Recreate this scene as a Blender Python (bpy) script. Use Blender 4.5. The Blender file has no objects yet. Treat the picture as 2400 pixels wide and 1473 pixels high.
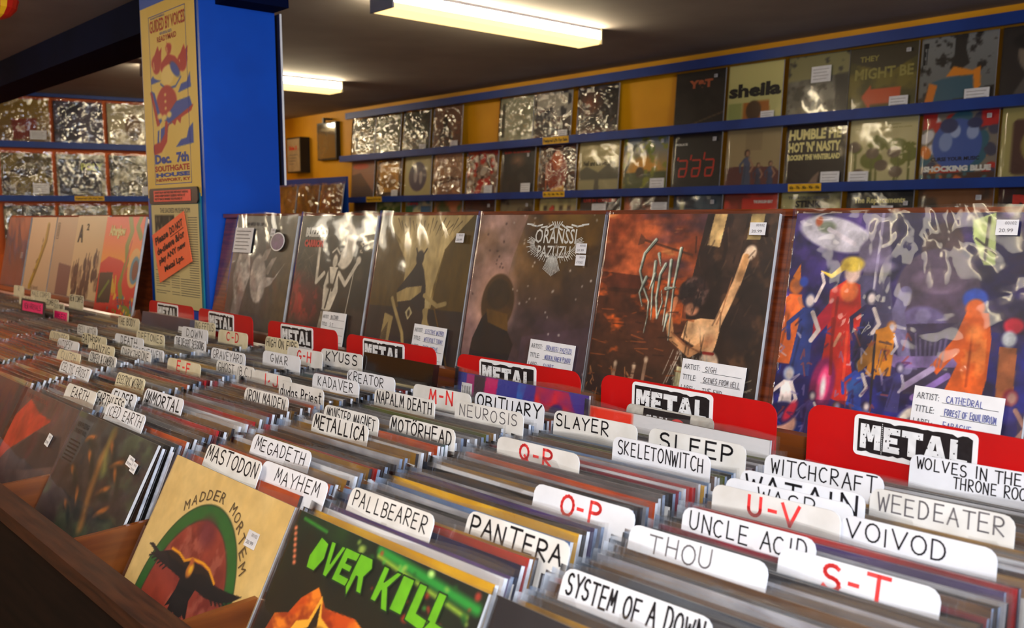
import bpy, math, random
import numpy as np
from mathutils import Matrix, Vector
random.seed(7)
rng = np.random.default_rng(11)
S = bpy.context.scene
COL = S.collection
PI = math.pi

# ------------------------------------------------------------------ camera, world, light, exposure
CAM = Vector((0, 0, 1.31))
cd = bpy.data.cameras.new('camera')
cam = bpy.data.objects.new('camera', cd)
COL.objects.link(cam)
R0 = ((0.676613, 0.736321, -0.005115), (0.074669, -0.075522, -0.994344), (-0.732543, 0.672404, -0.10608))
cam.matrix_world = Matrix(((R0[0][0], -R0[1][0], -R0[2][0], CAM.x),
                           (R0[0][1], -R0[1][1], -R0[2][1], CAM.y),
                           (R0[0][2], -R0[1][2], -R0[2][2], CAM.z), (0, 0, 0, 1)))
cd.sensor_width = 36
cd.lens = 2180.2 * 36 / 2400
cd.clip_start = .01
cd.dof.use_dof = True
cd.dof.focus_distance = 1.35
cd.dof.aperture_fstop = 9
S.camera = cam
S.view_settings.view_transform = 'Standard'
S.view_settings.look = 'None'
S.view_settings.gamma = 1
S.view_settings.use_curve_mapping = False
S.view_settings.exposure = 0.0
S.cycles.transparent_max_bounces = 28
S.cycles.max_bounces = 6
S.cycles.diffuse_bounces = 3
w = bpy.data.worlds.new('world'); S.world = w; w.use_nodes = True
w.node_tree.nodes['Background'].inputs[0].default_value = (.75, .85, 1, 1)
w.node_tree.nodes['Background'].inputs[1].default_value = .6

def area(name, loc, target, sx, sy, power, col):
    l = bpy.data.lights.new(name, 'AREA'); l.shape = 'RECTANGLE'; l.size = sx; l.size_y = sy
    l.energy = power; l.color = col
    o = bpy.data.objects.new(name, l); COL.objects.link(o); o.location = loc
    o.rotation_euler = (Vector(target) - Vector(loc)).to_track_quat('-Z', 'Y').to_euler()
    return o
WIN_P, FLASH_P, LAMP_SIDE, LAMP_BOT = 100.0, 8.0, 58.0, 2.0
area('window_daylight', (2.5, .1, 1.5), (-3, .1, 1.35), 1.7, 1.0, WIN_P, (.78, .88, 1))
area('camera_flash', (0.06, -.02, 1.45), (-1.2, 1.1, 1.1), .05, .03, FLASH_P, (.9, .94, 1))

# ------------------------------------------------------------------ colours and materials
def lin(c):
    c = np.asarray(c, float)
    return np.where(c <= .04045, c / 12.92, ((c + .055) / 1.055) ** 2.4)
def C(r, g, b): return tuple(lin(np.array([r, g, b]) / 255.)) + (1.,)
MATS = {}
def mat(name, rgb=None, rough=.5, spec=.5, n=None, rgb2=None, bump=0, coat=0, stretch=(1, 1, 1), attr=None,
        emit=0, detail=3, metal=0, rand=0):
    if name in MATS: return MATS[name]
    m = bpy.data.materials.new(name); m.use_nodes = True
    T = m.node_tree; N = T.nodes; L = T.links; b = N['Principled BSDF']
    b.inputs['Roughness'].default_value = rough
    b.inputs['Specular IOR Level'].default_value = spec
    b.inputs['Coat Weight'].default_value = coat
    b.inputs['Coat Roughness'].default_value = .12
    b.inputs['Metallic'].default_value = metal
    if attr:
        a = N.new('ShaderNodeAttribute'); a.attribute_name = attr
        L.new(a.outputs['Color'], b.inputs['Base Color'])
    elif rgb is not None:
        c1 = C(*rgb); b.inputs['Base Color'].default_value = c1
        if n:
            tc = N.new('ShaderNodeTexCoord'); mp = N.new('ShaderNodeMapping'); mp.inputs['Scale'].default_value = stretch
            nz = N.new('ShaderNodeTexNoise'); nz.inputs['Scale'].default_value = n; nz.inputs['Detail'].default_value = detail
            rp = N.new('ShaderNodeValToRGB')
            c2 = C(*rgb2) if rgb2 else tuple(x * .8 for x in c1[:3]) + (1,)
            rp.color_ramp.elements[0].position = .35; rp.color_ramp.elements[1].position = .65
            rp.color_ramp.elements[0].color = c2; rp.color_ramp.elements[1].color = c1
            L.new(tc.outputs['Object'], mp.inputs['Vector'])
            if rand:
                oi = N.new('ShaderNodeObjectInfo'); va = N.new('ShaderNodeVectorMath'); va.operation = 'SCALE'
                va.inputs[0].default_value = (3, 7, 5); L.new(oi.outputs['Random'], va.inputs['Scale'])
                L.new(va.outputs[0], mp.inputs['Location'])
            L.new(mp.outputs[0], nz.inputs['Vector']); L.new(nz.outputs['Fac'], rp.inputs['Fac'])
            L.new(rp.outputs[0], b.inputs['Base Color'])
            if bump:
                bp = N.new('ShaderNodeBump'); bp.inputs['Strength'].default_value = bump; bp.inputs['Distance'].default_value = .002
                L.new(nz.outputs['Fac'], bp.inputs['Height']); L.new(bp.outputs[0], b.inputs['Normal'])
    if emit:
        b.inputs['Emission Color'].default_value = C(*rgb); b.inputs['Emission Strength'].default_value = emit
    MATS[name] = m
    return m
def plastic(name, haze, refl, bumpS, scale, dist=.006, tint=(1, 1, 1)):
    m = bpy.data.materials.new(name); m.use_nodes = True
    T = m.node_tree; N = T.nodes; L = T.links
    N.remove(N['Principled BSDF'])
    tr = N.new('ShaderNodeBsdfTransparent'); gl = N.new('ShaderNodeBsdfGlossy'); di = N.new('ShaderNodeBsdfDiffuse')
    tr.inputs[0].default_value = (*[.97 * t for t in tint], 1)
    gl.inputs['Roughness'].default_value = .09
    di.inputs[0].default_value = (.75, .75, .76, 1)
    lw = N.new('ShaderNodeLayerWeight'); lw.inputs[0].default_value = .5
    fr = N.new('ShaderNodeMath'); fr.operation = 'POWER'; fr.inputs[1].default_value = 4.2
    mu = N.new('ShaderNodeMath'); mu.operation = 'MULTIPLY_ADD'; mu.inputs[1].default_value = .5 * refl; mu.inputs[2].default_value = .045 * refl
    mu.use_clamp = True; L.new(lw.outputs['Facing'], fr.inputs[0])
    m1 = N.new('ShaderNodeMixShader'); m2 = N.new('ShaderNodeMixShader'); m1.inputs[0].default_value = haze
    L.new(tr.outputs[0], m1.inputs[1]); L.new(di.outputs[0], m1.inputs[2])
    L.new(fr.outputs[0], mu.inputs[0]); L.new(mu.outputs[0], m2.inputs[0])
    L.new(m1.outputs[0], m2.inputs[1]); L.new(gl.outputs[0], m2.inputs[2])
    L.new(m2.outputs[0], N['Material Output'].inputs[0])
    tc = N.new('ShaderNodeTexCoord'); oi = N.new('ShaderNodeObjectInfo')
    va = N.new('ShaderNodeVectorMath'); va.operation = 'SCALE'; va.inputs[0].default_value = (9, 4, 7)
    ad = N.new('ShaderNodeVectorMath'); ad.operation = 'ADD'
    L.new(oi.outputs['Random'], va.inputs['Scale']); L.new(va.outputs[0], ad.inputs[0]); L.new(tc.outputs['Object'], ad.inputs[1])
    nz = N.new('ShaderNodeTexNoise'); nz.inputs['Scale'].default_value = scale; nz.inputs['Detail'].default_value = 2
    nz.inputs['Distortion'].default_value = 2.2
    L.new(ad.outputs[0], nz.inputs['Vector'])
    bp = N.new('ShaderNodeBump'); bp.inputs['Strength'].default_value = bumpS; bp.inputs['Distance'].default_value = dist
    L.new(nz.outputs['Fac'], bp.inputs['Height'])
    L.new(bp.outputs[0], gl.inputs['Normal'])
    MATS[name] = m
    return m

WHITE_CARD = mat('white_card', (228, 230, 240), .55, .3, 30, (218, 220, 230))
CREAM_CARD = mat('cream_card', (222, 214, 190), .6, .3, 30, (206, 196, 165))
GREY_CARD = mat('aged_card', (224, 223, 224), .6, .3, 25, (208, 206, 204))
PINK_CARD = mat('pink_card', (255, 40, 130), .5, .3, 30, (245, 25, 120))
BLACK_CARD = mat('black_card', (32, 26, 26), .5, .4, 30, (24, 20, 20))
INK = mat('black_ink', (16, 14, 20), .5, .3, 40, (24, 22, 30))
INKGREY = mat('faded_ink', (95, 92, 98), .6, .2, 40, (120, 116, 120))
INKBLUE = mat('blue_pen_ink', (95, 100, 165), .6, .2, 40, (110, 115, 175))
INKRED = mat('red_ink', (225, 40, 45), .5, .3, 40, (235, 70, 70))
PRINTGREY = mat('print_grey', (90, 90, 95), .6, .2, 40, (80, 80, 85))
SIGN_RED = mat('sign_red', (190, 6, 10), .42, .4, 12, (180, 3, 8), coat=.15)
STICKER_WHITE = mat('sticker_white', (235, 236, 242), .4, .4, 30, (225, 226, 232))
STICKER_BLACK = mat('sticker_black', (26, 22, 26), .4, .4, 160, (34, 30, 34))
WORN_WHITE = mat('worn_white_print', (230, 232, 238), .45, .3, 90, (214, 216, 222), detail=1)
PAPER_TAG = mat('price_paper', (224, 224, 230), .6, .3, 60, (212, 212, 220))
WOOD = mat('orange_wood', (132, 70, 24), .3, .5, 4, (92, 42, 12), .15, .25, (.8, 9, 9), detail=5)
WOOD_S = mat('divider_wood', (128, 68, 24), .3, .5, 4, (88, 42, 14), .15, .25, (9, .8, 9), detail=5)
WOOD_D = mat('dark_wood', (74, 40, 22), .35, .4, 10, (44, 22, 12), .15, .1, (1.2, 14, 14), detail=6)
WOOD_F = mat('front_panel_wood', (30, 17, 11), .7, .15, 8, (20, 11, 7), .1, 0, (1.2, 14, 14), detail=6)
WOOD_R = mat('red_brown_wood', (128, 58, 24), .3, .5, 10, (84, 32, 12), .1, .2, (1.2, 14, 14), detail=6)
YEL = mat('yellow_wall_paint', (226, 160, 14), .55, .35, 4, (214, 148, 10))
ORA = mat('orange_wall_paint', (214, 96, 8), .55, .35, 4, (200, 84, 6))
BLUE = mat('blue_shelf_paint', (8, 54, 138), .45, .3, 6, (6, 46, 122))
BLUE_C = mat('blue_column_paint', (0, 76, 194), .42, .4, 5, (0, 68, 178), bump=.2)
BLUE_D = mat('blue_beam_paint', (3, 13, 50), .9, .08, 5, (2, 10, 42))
CEIL = mat('grey_ceiling_paint', (166, 158, 154), .8, .2, 3, (156, 148, 144))
FLOOR = mat('floor_tile', (92, 80, 70), .4, .3, 6, (76, 66, 58))
LGREY = mat('lamp_metal', (150, 152, 170), .4, .4, 8, (140, 142, 160))
LSIDE = mat('lamp_diffuser_side', (255, 236, 196), .4, .3, emit=LAMP_SIDE)
LBOT2 = mat('added_lamp_diffuser', (255, 243, 222), .4, .3, emit=10)  # stronger glow for the added front-room lamps
LBOT = mat('lamp_diffuser_bottom', (255, 216, 142), .4, .3, emit=LAMP_BOT)
FRAME_BLK = mat('black_frame', (20, 17, 16), .4, .4, 12, (28, 24, 22))
GLASS = mat('picture_glass', (70, 62, 52), .06, .9, 5, (98, 88, 72), coat=1)
PRINT = mat('printed_cover', attr='paint', rough=.4, spec=.35)
PRINT_M = mat('printed_paper', attr='paint', rough=.6, spec=.3)
SLEEVE = plastic('clear_plastic_sleeve', .015, 1.0, .3, 4)
SLEEVE_C = plastic('creased_plastic_sleeve', .012, .6, .9, 6, .010)
SLEEVE_W = plastic('wrinkled_plastic_sleeve', .01, 3.0, 1.0, 8, .02)
SLEEVE_M = plastic('smooth_plastic_sleeve', .01, .7, .25, 5, .006)
SLEEVE_B = plastic('hazy_plastic_sleeve', .02, 2.1, .35, 10)

# ------------------------------------------------------------------ mesh building
def link(name, me, parent=None, loc=(0, 0, 0), rot=(0, 0, 0)):
    o = bpy.data.objects.new(name, me); COL.objects.link(o)
    o.location = loc; o.rotation_euler = rot
    if parent: o.parent = parent
    return o
def tag(o, label=None, cat=None, group=None, kind=None):
    if label: o['label'] = label
    if cat: o['category'] = cat
    if group: o['group'] = group
    if kind: o['kind'] = kind
    return o
def empty(name, loc, rot=(0, 0, 0)):
    o = bpy.data.objects.new(name, None); COL.objects.link(o); o.location = loc; o.rotation_euler = rot
    o.empty_display_size = .05
    return o
class MB:
    def __init__(s): s.v = []; s.f = []; s.m = []
    def add(s, vs, fs, mi=0, mtx=None):
        k = len(s.v)
        if mtx is not None: vs = [tuple(mtx @ Vector(v)) for v in vs]
        s.v += [tuple(map(float, v)) for v in vs]; s.f += [tuple(i + k for i in f) for f in fs]; s.m += [mi] * len(fs)
        return s
    def box(s, x0, x1, y0, y1, z0, z1, mi=0, mtx=None, mis=None):
        vs = [(x, y, z) for z in (z0, z1) for y in (y0, y1) for x in (x0, x1)]
        fs = [(0, 2, 3, 1), (4, 5, 7, 6), (0, 1, 5, 4), (2, 6, 7, 3), (0, 4, 6, 2), (1, 3, 7, 5)]  # bottom top front back left right
        k = len(s.v); s.add(vs, fs, mi, mtx)
        if mis:
            for i, q in enumerate(mis): s.m[len(s.m) - 6 + i] = q
        return s
    def prism(s, pts, y0, y1, mi=0, mtx=None):   # outline in x,z extruded along y
        n = len(pts)
        vs = [(x, y0, z) for x, z in pts] + [(x, y1, z) for x, z in pts]
        fs = [tuple(range(n)), tuple(range(2 * n - 1, n - 1, -1))] + [(i, i + n, (i + 1) % n + n, (i + 1) % n) for i in range(n)]
        return s.add(vs, fs, mi, mtx)
    def mesh(s, name, mats, smooth=False):
        me = bpy.data.meshes.new(name); me.from_pydata(s.v, [], s.f)
        for m in (mats if isinstance(mats, (list, tuple)) else [mats]): me.materials.append(m)
        me.polygons.foreach_set('material_index', s.m)
        if smooth: me.polygons.foreach_set('use_smooth', [True] * len(s.f))
        me.validate(); me.update()
        return me
    def build(s, name, mats, parent=None, loc=(0, 0, 0), rot=(0, 0, 0), smooth=False):
        return link(name, s.mesh(name, mats, smooth), parent, loc, rot)
def rrect(x0, x1, z0, z1, r, top=True, bottom=True, k=5):
    p = []
    def arc(cx, cz, a0):
        for i in range(k + 1):
            a = a0 + PI / 2 * i / k; p.append((cx + r * math.cos(a), cz + r * math.sin(a)))
    if bottom: arc(x0 + r, z0 + r, PI); arc(x1 - r, z0 + r, 1.5 * PI)
    else: p += [(x0, z0), (x1, z0)]
    if top: arc(x1 - r, z1 - r, 0); arc(x0 + r, z1 - r, PI / 2)
    else: p += [(x1, z1), (x0, z1)]
    return p
def box(name, x0, x1, y0, y1, z0, z1, m, parent=None):
    return MB().box(x0, x1, y0, y1, z0, z1).build(name, m, parent)

# hand-lettered stroke font: every glyph a list of polylines in a 1 x 1 box
def arcp(cx, cy, rx, ry, a0, a1, k=8):
    return [(cx + rx * math.cos(math.radians(a0 + (a1 - a0) * i / k)), cy + ry * math.sin(math.radians(a0 + (a1 - a0) * i / k))) for i in range(k + 1)]
GL = {
 'A': [[(0, 0), (.45, 1), (.95, 0)], [(.15, .38), (.8, .38)]],
 'B': [[(.1, 0), (.1, 1)], [(.1, 1)] + arcp(.45, .77, .4, .23, 90, -90) + [(.1, .54)], [(.1, .54)] + arcp(.5, .27, .45, .27, 90, -90) + [(.1, 0)]],
 'C': [arcp(.55, .5, .5, .5, 50, 310)],
 'D': [[(.1, 0), (.1, 1)], [(.1, 1)] + arcp(.35, .5, .55, .5, 90, -90) + [(.1, 0)]],
 'E': [[(.85, 1), (.1, 1), (.1, 0), (.9, 0)], [(.1, .52), (.75, .52)]],
 'F': [[(.9, 1), (.1, 1), (.1, 0)], [(.1, .52), (.75, .52)]],
 'G': [arcp(.52, .5, .48, .5, 50, 330) + [(.98, .42), (.55, .42)]],
 'H': [[(.1, 0), (.1, 1)], [(.9, 0), (.9, 1)], [(.1, .5), (.9, .5)]],
 'I': [[(.5, 0), (.5, 1)]],
 'J': [[(.75, 1), (.75, .25)] + arcp(.42, .25, .33, .25, 0, -170)],
 'K': [[(.1, 0), (.1, 1)], [(.85, 1), (.12, .45), (.9, 0)]],
 'L': [[(.15, 1), (.15, 0), (.85, 0)]],
 'M': [[(0, 0), (.15, 1), (.5, .3), (.85, 1), (1, 0)]],
 'N': [[(.1, 0), (.1, 1), (.9, 0), (.9, 1)]],
 'O': [arcp(.5, .5, .48, .5, 90, 450, 14)],
 'Ö': [arcp(.5, .45, .48, .45, 90, 450, 14), [(.25, 1.08), (.32, 1.12)], [(.68, 1.08), (.75, 1.12)]],
 'P': [[(.1, 0), (.1, 1)] + arcp(.45, .73, .42, .27, 90, -90) + [(.1, .46)]],
 'Q': [arcp(.5, .52, .46, .48, 90, 450, 14), [(.55, .3), (.95, -.05)]],
 'R': [[(.1, 0), (.1, 1)] + arcp(.45, .75, .4, .25, 90, -90) + [(.1, .5), (.9, 0)]],
 'S': [arcp(.5, .75, .38, .25, 40, 250) + arcp(.48, .25, .42, .25, 80, -150)],
 'T': [[(0, 1), (1, 1)], [(.5, 1), (.5, 0)]],
 'U': [[(.1, 1), (.1, .35)] + arcp(.5, .35, .4, .35, 180, 360) + [(.9, 1)]],
 'V': [[(0, 1), (.5, 0), (1, 1)]],
 'W': [[(0, 1), (.25, 0), (.5, .75), (.75, 0), (1, 1)]],
 'X': [[(0, 0), (1, 1)], [(0, 1), (1, 0)]],
 'Y': [[(0, 1), (.48, .5), (1, 1)], [(.48, .5), (.45, 0)]],
 'Z': [[(.05, 1), (.95, 1), (.05, 0), (.95, 0)]],
 '&': [[(.95, 0), (.25, .72)] + arcp(.42, .82, .2, .18, 210, -20) + [(.15, .35)] + arcp(.42, .22, .3, .22, 160, 340) + [(.95, .5)]],
 '(': [arcp(.9, .5, .55, .6, 130, 230)], ')': [arcp(.1, .5, .55, .6, 50, -50)],
 '-': [[(.15, .48), (.85, .48)]], '.': [[(.4, 0), (.5, .06)]], '*': [[(.4, .4), (.55, .5)]], "'": [[(.5, 1), (.4, .8)]],
 ':': [[(.4, .1), (.48, .16)], [(.4, .6), (.48, .66)]],
 'a': [arcp(.45, .32, .38, .32, 30, 350, 10), [(.85, .62), (.85, 0)]], 'd': [arcp(.45, .32, .38, .32, 30, 350, 10), [(.85, 1.1), (.85, 0)]],
 'e': [[(.1, .35), (.85, .35)] + arcp(.48, .33, .38, .32, 5, 310)], 'i': [[(.5, 0), (.5, .62)], [(.48, .85), (.52, .92)]],
 'r': [[(.2, 0), (.2, .62)], [(.2, .4), (.5, .65), (.85, .6)]], 's': [arcp(.5, .48, .3, .17, 40, 250, 6) + arcp(.48, .17, .34, .17, 80, -150, 6)],
 't': [[(.45, 1), (.45, .05), (.75, .02)], [(.1, .7), (.85, .7)]], 'u': [[(.15, .62), (.15, .2)] + arcp(.48, .22, .33, .22, 190, 350, 6) + [(.83, .62), (.83, 0)]],
 'l': [[(.5, 1.05), (.5, 0)]], 'o': [arcp(.5, .32, .38, .32, 90, 450, 10)], 'n': [[(.15, 0), (.15, .62)], [(.15, .4)] + arcp(.5, .35, .33, .27, 150, 0, 5) + [(.83, 0)]],
 'x2': [],
}
def stroke(mb, pts, wd, mi, y=0.):
    for (x0, z0), (x1, z1) in zip(pts, pts[1:]):
        dx, dz = x1 - x0, z1 - z0; l = math.hypot(dx, dz)
        if l < 1e-7: continue
        dx /= l; dz /= l; e = wd * .42; h = wd / 2
        a = (x0 - dx * e, z0 - dz * e); b = (x1 + dx * e, z1 + dz * e)
        q = [(a[0] + dz * h, a[1] - dx * h), (b[0] + dz * h, b[1] - dx * h), (b[0] - dz * h, b[1] + dx * h), (a[0] - dz * h, a[1] + dx * h)]
        # front faces towards -y
        mb.add([(u, y, v) for u, v in q], [(0, 1, 2, 3)], mi)
def hand(mb, text, x0, x1, z0, z1, wd, mi=0, y=0., jit=.05, slant=0., seed=0, gap=.28):
    r = random.Random(hash_(text) + seed)
    adv = []
    for ch in text:
        adv.append(.55 if ch in ' ' else (.35 if ch in ".I'*:il" else (.6 if ch in '-()' else 1.)))
    tot = sum(adv) + gap * (len(text) - 1)
    sx = (x1 - x0) / tot; h = z1 - z0; cx = x0
    for ch, a in zip(text, adv):
        if ch != ' ' and ch in GL:
            jx, jz, js = r.uniform(-jit, jit) * sx, r.uniform(-jit, jit) * h, 1 + r.uniform(-jit, jit)
            for pl in GL[ch]:
                pts = []
                for (u, v) in pl:
                    if a < 1: u = (u - .5) / (1 if ch in 'I' else 1) + .5 * a if ch in ".I'*:il" else u * a
                    pts.append((cx + jx + u * sx * js + slant * v * h, z0 + jz + v * h * js))
                stroke(mb, pts, wd, mi, y)
        cx += (a + gap) * sx
def hash_(s):
    k = 7
    for ch in s: k = (k * 131 + ord(ch)) % 1000003
    return k
TCACHE = {}
def text_geo(s, bold):
    if (s, bold) in TCACHE: return TCACHE[(s, bold)]
    cu = bpy.data.curves.new('t', 'FONT'); cu.body = s; cu.size = 1; cu.offset = bold; cu.resolution_u = 2
    ob = bpy.data.objects.new('t', cu)
    me = bpy.data.meshes.new_from_object(ob)
    v = np.array([p.co[:2] for p in me.vertices]); f = [tuple(p.vertices) for p in me.polygons]
    bpy.data.objects.remove(ob); bpy.data.curves.remove(cu); bpy.data.meshes.remove(me)
    mn = v.min(0); v = (v - mn) / (v.max(0) - mn)
    TCACHE[(s, bold)] = (v, f)
    return v, f
def text(mb, s, x0, x1, z0, z1, mi=0, y=0., bold=.0, rot=None):
    v, f = text_geo(s, bold)
    P = [(x0 + a * (x1 - x0), y, z0 + b * (z1 - z0)) for a, b in v]
    if rot:
        cx, cz, a = rot; c, q = math.cos(a), math.sin(a)
        P = [(cx + (x - cx) * c - (z - cz) * q, yy, cz + (x - cx) * q + (z - cz) * c) for x, yy, z in P]
    mb.add(P, f, mi)

# painted covers: colour attribute on a grid (printed ink only)
def vnoise(X, Y, sc, seed, octs=4):
    out = 0; amp = 1; tot = 0
    for o in range(octs):
        r = np.random.default_rng(seed * 17 + o); g = r.random((96, 96))
        x = X * sc * 2 ** o + 3.7 * o; y = Y * sc * 2 ** o + 1.9 * o
        xi = np.floor(x).astype(int); yi = np.floor(y).astype(int); fx = x - xi; fy = y - yi
        fx = fx * fx * (3 - 2 * fx); fy = fy * fy * (3 - 2 * fy)
        a = g[yi % 96, xi % 96] * (1 - fx) + g[yi % 96, (xi + 1) % 96] * fx
        b = g[(yi + 1) % 96, xi % 96] * (1 - fx) + g[(yi + 1) % 96, (xi + 1) % 96] * fx
        out = out + amp * (a * (1 - fy) + b * fy); tot += amp; amp *= .55
    return out / tot
class Cv:
    def __init__(s, n, bg, m=None):
        s.n = n; s.m = m or n
        s.X, s.Y = np.meshgrid((np.arange(s.n)) / (s.n - 1), (np.arange(s.m)) / (s.m - 1))
        s.I = np.ones((s.m, s.n, 3)) * np.array(bg) / 255.
        s.px = 1. / s.n
    def mix(s, k, col):
        k = np.clip(k, 0, 1)[..., None]; s.I = s.I * (1 - k) + np.array(col) / 255. * k; return s
    def grad(s, c0, c1, a=0., b=1., k=1., ang=0):
        t = np.clip(((s.Y * math.cos(ang) + s.X * math.sin(ang)) - a) / (b - a), 0, 1)[..., None]
        G = (np.array(c0) * (1 - t) + np.array(c1) * t) / 255.
        s.I = s.I * (1 - k) + G * k; return s
    def cloud(s, col, sc=5, thr=.5, w=.15, seed=1, k=1., sx=1, sy=1, mask=None):
        n = vnoise(s.X * sx, s.Y * sy, sc, seed); q = np.clip((n - thr) / w + .5, 0, 1) * k
        if callable(mask): mask = mask(s)
        if mask is not None: q = q * mask
        return s.mix(q, col)
    def ellm(s, cx, cy, rx, ry, rot=0, soft=.03):
        c, q = math.cos(math.radians(rot)), math.sin(math.radians(rot))
        dx, dy = s.X - cx, s.Y - cy; u = (dx * c + dy * q) / rx; v = (-dx * q + dy * c) / ry
        d = (np.sqrt(u * u + v * v) - 1) * min(rx, ry)
        return np.clip(.5 - d / max(soft, s.px), 0, 1)
    def ell(s, cx, cy, rx, ry, col, rot=0, soft=.012, k=1.): return s.mix(s.ellm(cx, cy, rx, ry, rot, soft) * k, col)
    def polym(s, pts):
        acc = 0
        for ox, oy in ((-.25, -.25), (.25, -.25), (.25, .25), (-.25, .25)):
            X = s.X + ox * s.px; Y = s.Y + oy * s.px; ins = np.zeros(X.shape, bool)
            for (x0, y0), (x1, y1) in zip(pts, pts[1:] + pts[:1]):
                if y0 == y1: continue
                ins ^= ((Y < y0) != (Y < y1)) & (X < (x1 - x0) * (Y - y0) / (y1 - y0) + x0)
            acc = acc + ins * .25
        return acc
    def poly(s, pts, col, k=1.): return s.mix(s.polym(pts) * k, col)
    def line(s, pts, wd, col, k=1., soft=None, taper=False):
        D = np.full(s.X.shape, 9.); n = len(pts) - 1
        for i, ((x0, y0), (x1, y1)) in enumerate(zip(pts, pts[1:])):
            dx, dy = x1 - x0, y1 - y0; t = np.clip(((s.X - x0) * dx + (s.Y - y0) * dy) / (dx * dx + dy * dy + 1e-9), 0, 1)
            ww = wd * (1 - (i + t) / n * .85) if taper else wd
            D = np.minimum(D, np.hypot(s.X - x0 - t * dx, s.Y - y0 - t * dy) - ww / 2)
        return s.mix(np.clip(.5 - D / (soft or s.px), 0, 1) * k, col)
    def spots(s, nb, r0, r1, cols, seed, reg=(0, 1, 0, 1), k=1.):
        r = random.Random(seed)
        for i in range(nb):
            a = r.uniform(r0, r1)
            s.ell(r.uniform(reg[0], reg[1]), r.uniform(reg[2], reg[3]), a, a * r.uniform(.6, 1.6), r.choice(cols), r.uniform(0, 180), k=k)
        return s
    def tex(s, amt=.3, sc=14, seed=1, sx=1, sy=1):
        n = (vnoise(s.X * sx, s.Y * sy, sc, seed, 5) - .5) * 2.2; s.I = np.clip(s.I * (1 + amt * n[..., None]), 0, 1); return s
    def figure(s, x, y, h, skin, robe, hair, lean=0., arms=True):   # small standing figure, feet at x,y
        u = h
        s.poly([(x - .13 * u, y), (x + .15 * u, y), (x + .09 * u + lean, y - .8 * u), (x - .07 * u + lean, y - .8 * u)], robe)
        s.line([(x - .08 * u, y - .02), (x - .02 * u + lean, y - .7 * u)], .03 * u, tuple(c * .6 for c in robe), .6)
        s.ell(x + lean, y - .68 * u, .1 * u, .12 * u, tuple(min(255, c * 1.15) for c in robe))
        if arms:
            s.line([(x + .07 * u + lean, y - .75 * u), (x + .2 * u, y - .55 * u), (x + .12 * u, y - .42 * u)], .055 * u, skin)
            s.line([(x - .07 * u + lean, y - .75 * u), (x - .2 * u, y - .6 * u), (x - .17 * u, y - .42 * u)], .055 * u, robe)
        s.ell(x + lean * 1.1, y - .9 * u, .085 * u, .1 * u, hair)
        s.ell(x + .015 * u + lean * 1.1, y - .89 * u, .055 * u, .075 * u, skin)
        return s
    def mesh(s, name, w, h, mt=None, warp=0., yoff=0.):
        n, m = s.n, s.m
        v = np.empty((m * n, 3)); X = s.X.ravel(); Y = s.Y.ravel()
        v[:, 0] = (X - .5) * w; v[:, 2] = (1 - Y) * h; v[:, 1] = yoff - (warp * np.sin(X * PI) * np.sin(Y * PI * .9) if warp else 0)
        i = np.arange(m * n).reshape(m, n)
        q = np.stack([i[1:, :-1], i[1:, 1:], i[:-1, 1:], i[:-1, :-1]], -1).reshape(-1, 4)
        me = bpy.data.meshes.new(name)
        me.vertices.add(m * n); me.vertices.foreach_set('co', v.ravel())
        me.loops.add(q.size); me.loops.foreach_set('vertex_index', q.ravel())
        me.polygons.add(len(q)); me.polygons.foreach_set('loop_start', np.arange(0, q.size, 4))
        me.polygons.foreach_set('loop_total', np.full(len(q), 4))
        ca = me.color_attributes.new('paint', 'FLOAT_COLOR', 'POINT')
        c = np.ones((m * n, 4)); c[:, :3] = lin(np.clip(s.I, 0, 1)).reshape(-1, 3)
        ca.data.foreach_set('color', c.ravel())
        me.materials.append(mt or PRINT)
        me.update(calc_edges=True); me.validate()
        return me
def sleeve_mesh(name, w, h, mt, amp=.0015, k=14, seed=0, gapf=.0015, top=.006, thick=.004):
    r = random.Random(seed); mb = MB()
    ph = [r.uniform(0, 6) for _ in range(6)]
    def f(u, v):
        return amp * (math.sin(5 * u * PI + ph[0] + 3 * v) + .7 * math.sin(9 * v + ph[1] + 5 * u) + .5 * math.sin(17 * (u + v) + ph[2]))
    for sgn, y0 in ((-1, -gapf), (1, thick + gapf)):
        vs = []
        for j in range(k + 1):
            for i in range(k + 1):
                u, v = i / k, j / k
                ed = min(1, 6 * min(u, 1 - u, v + .15)); 
                tp = top + .0035 * math.sin(7 * u + ph[3]) * (v > .98)
                vs.append(((u - .5) * w, y0 + sgn * abs(f(u, v)) * ed * (1 if v < .98 else 1.5), v * (h + tp) ))
        fs = [(j * (k + 1) + i, j * (k + 1) + i + 1, (j + 1) * (k + 1) + i + 1, (j + 1) * (k + 1) + i) for j in range(k) for i in range(k)]
        if sgn > 0: fs = [q[::-1] for q in fs]
        mb.add(vs, fs)
    n1 = (k + 1) ** 2                                     # closed spine side and bottom
    for j in range(k):
        a, b = j * (k + 1), (j + 1) * (k + 1); mb.f.append((a, b, b + n1, a + n1)); mb.m.append(0)
    for i in range(k): mb.f.append((i, i + 1, i + 1 + n1, i + n1)); mb.m.append(0)
    return mb.mesh(name, mt, True)

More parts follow.
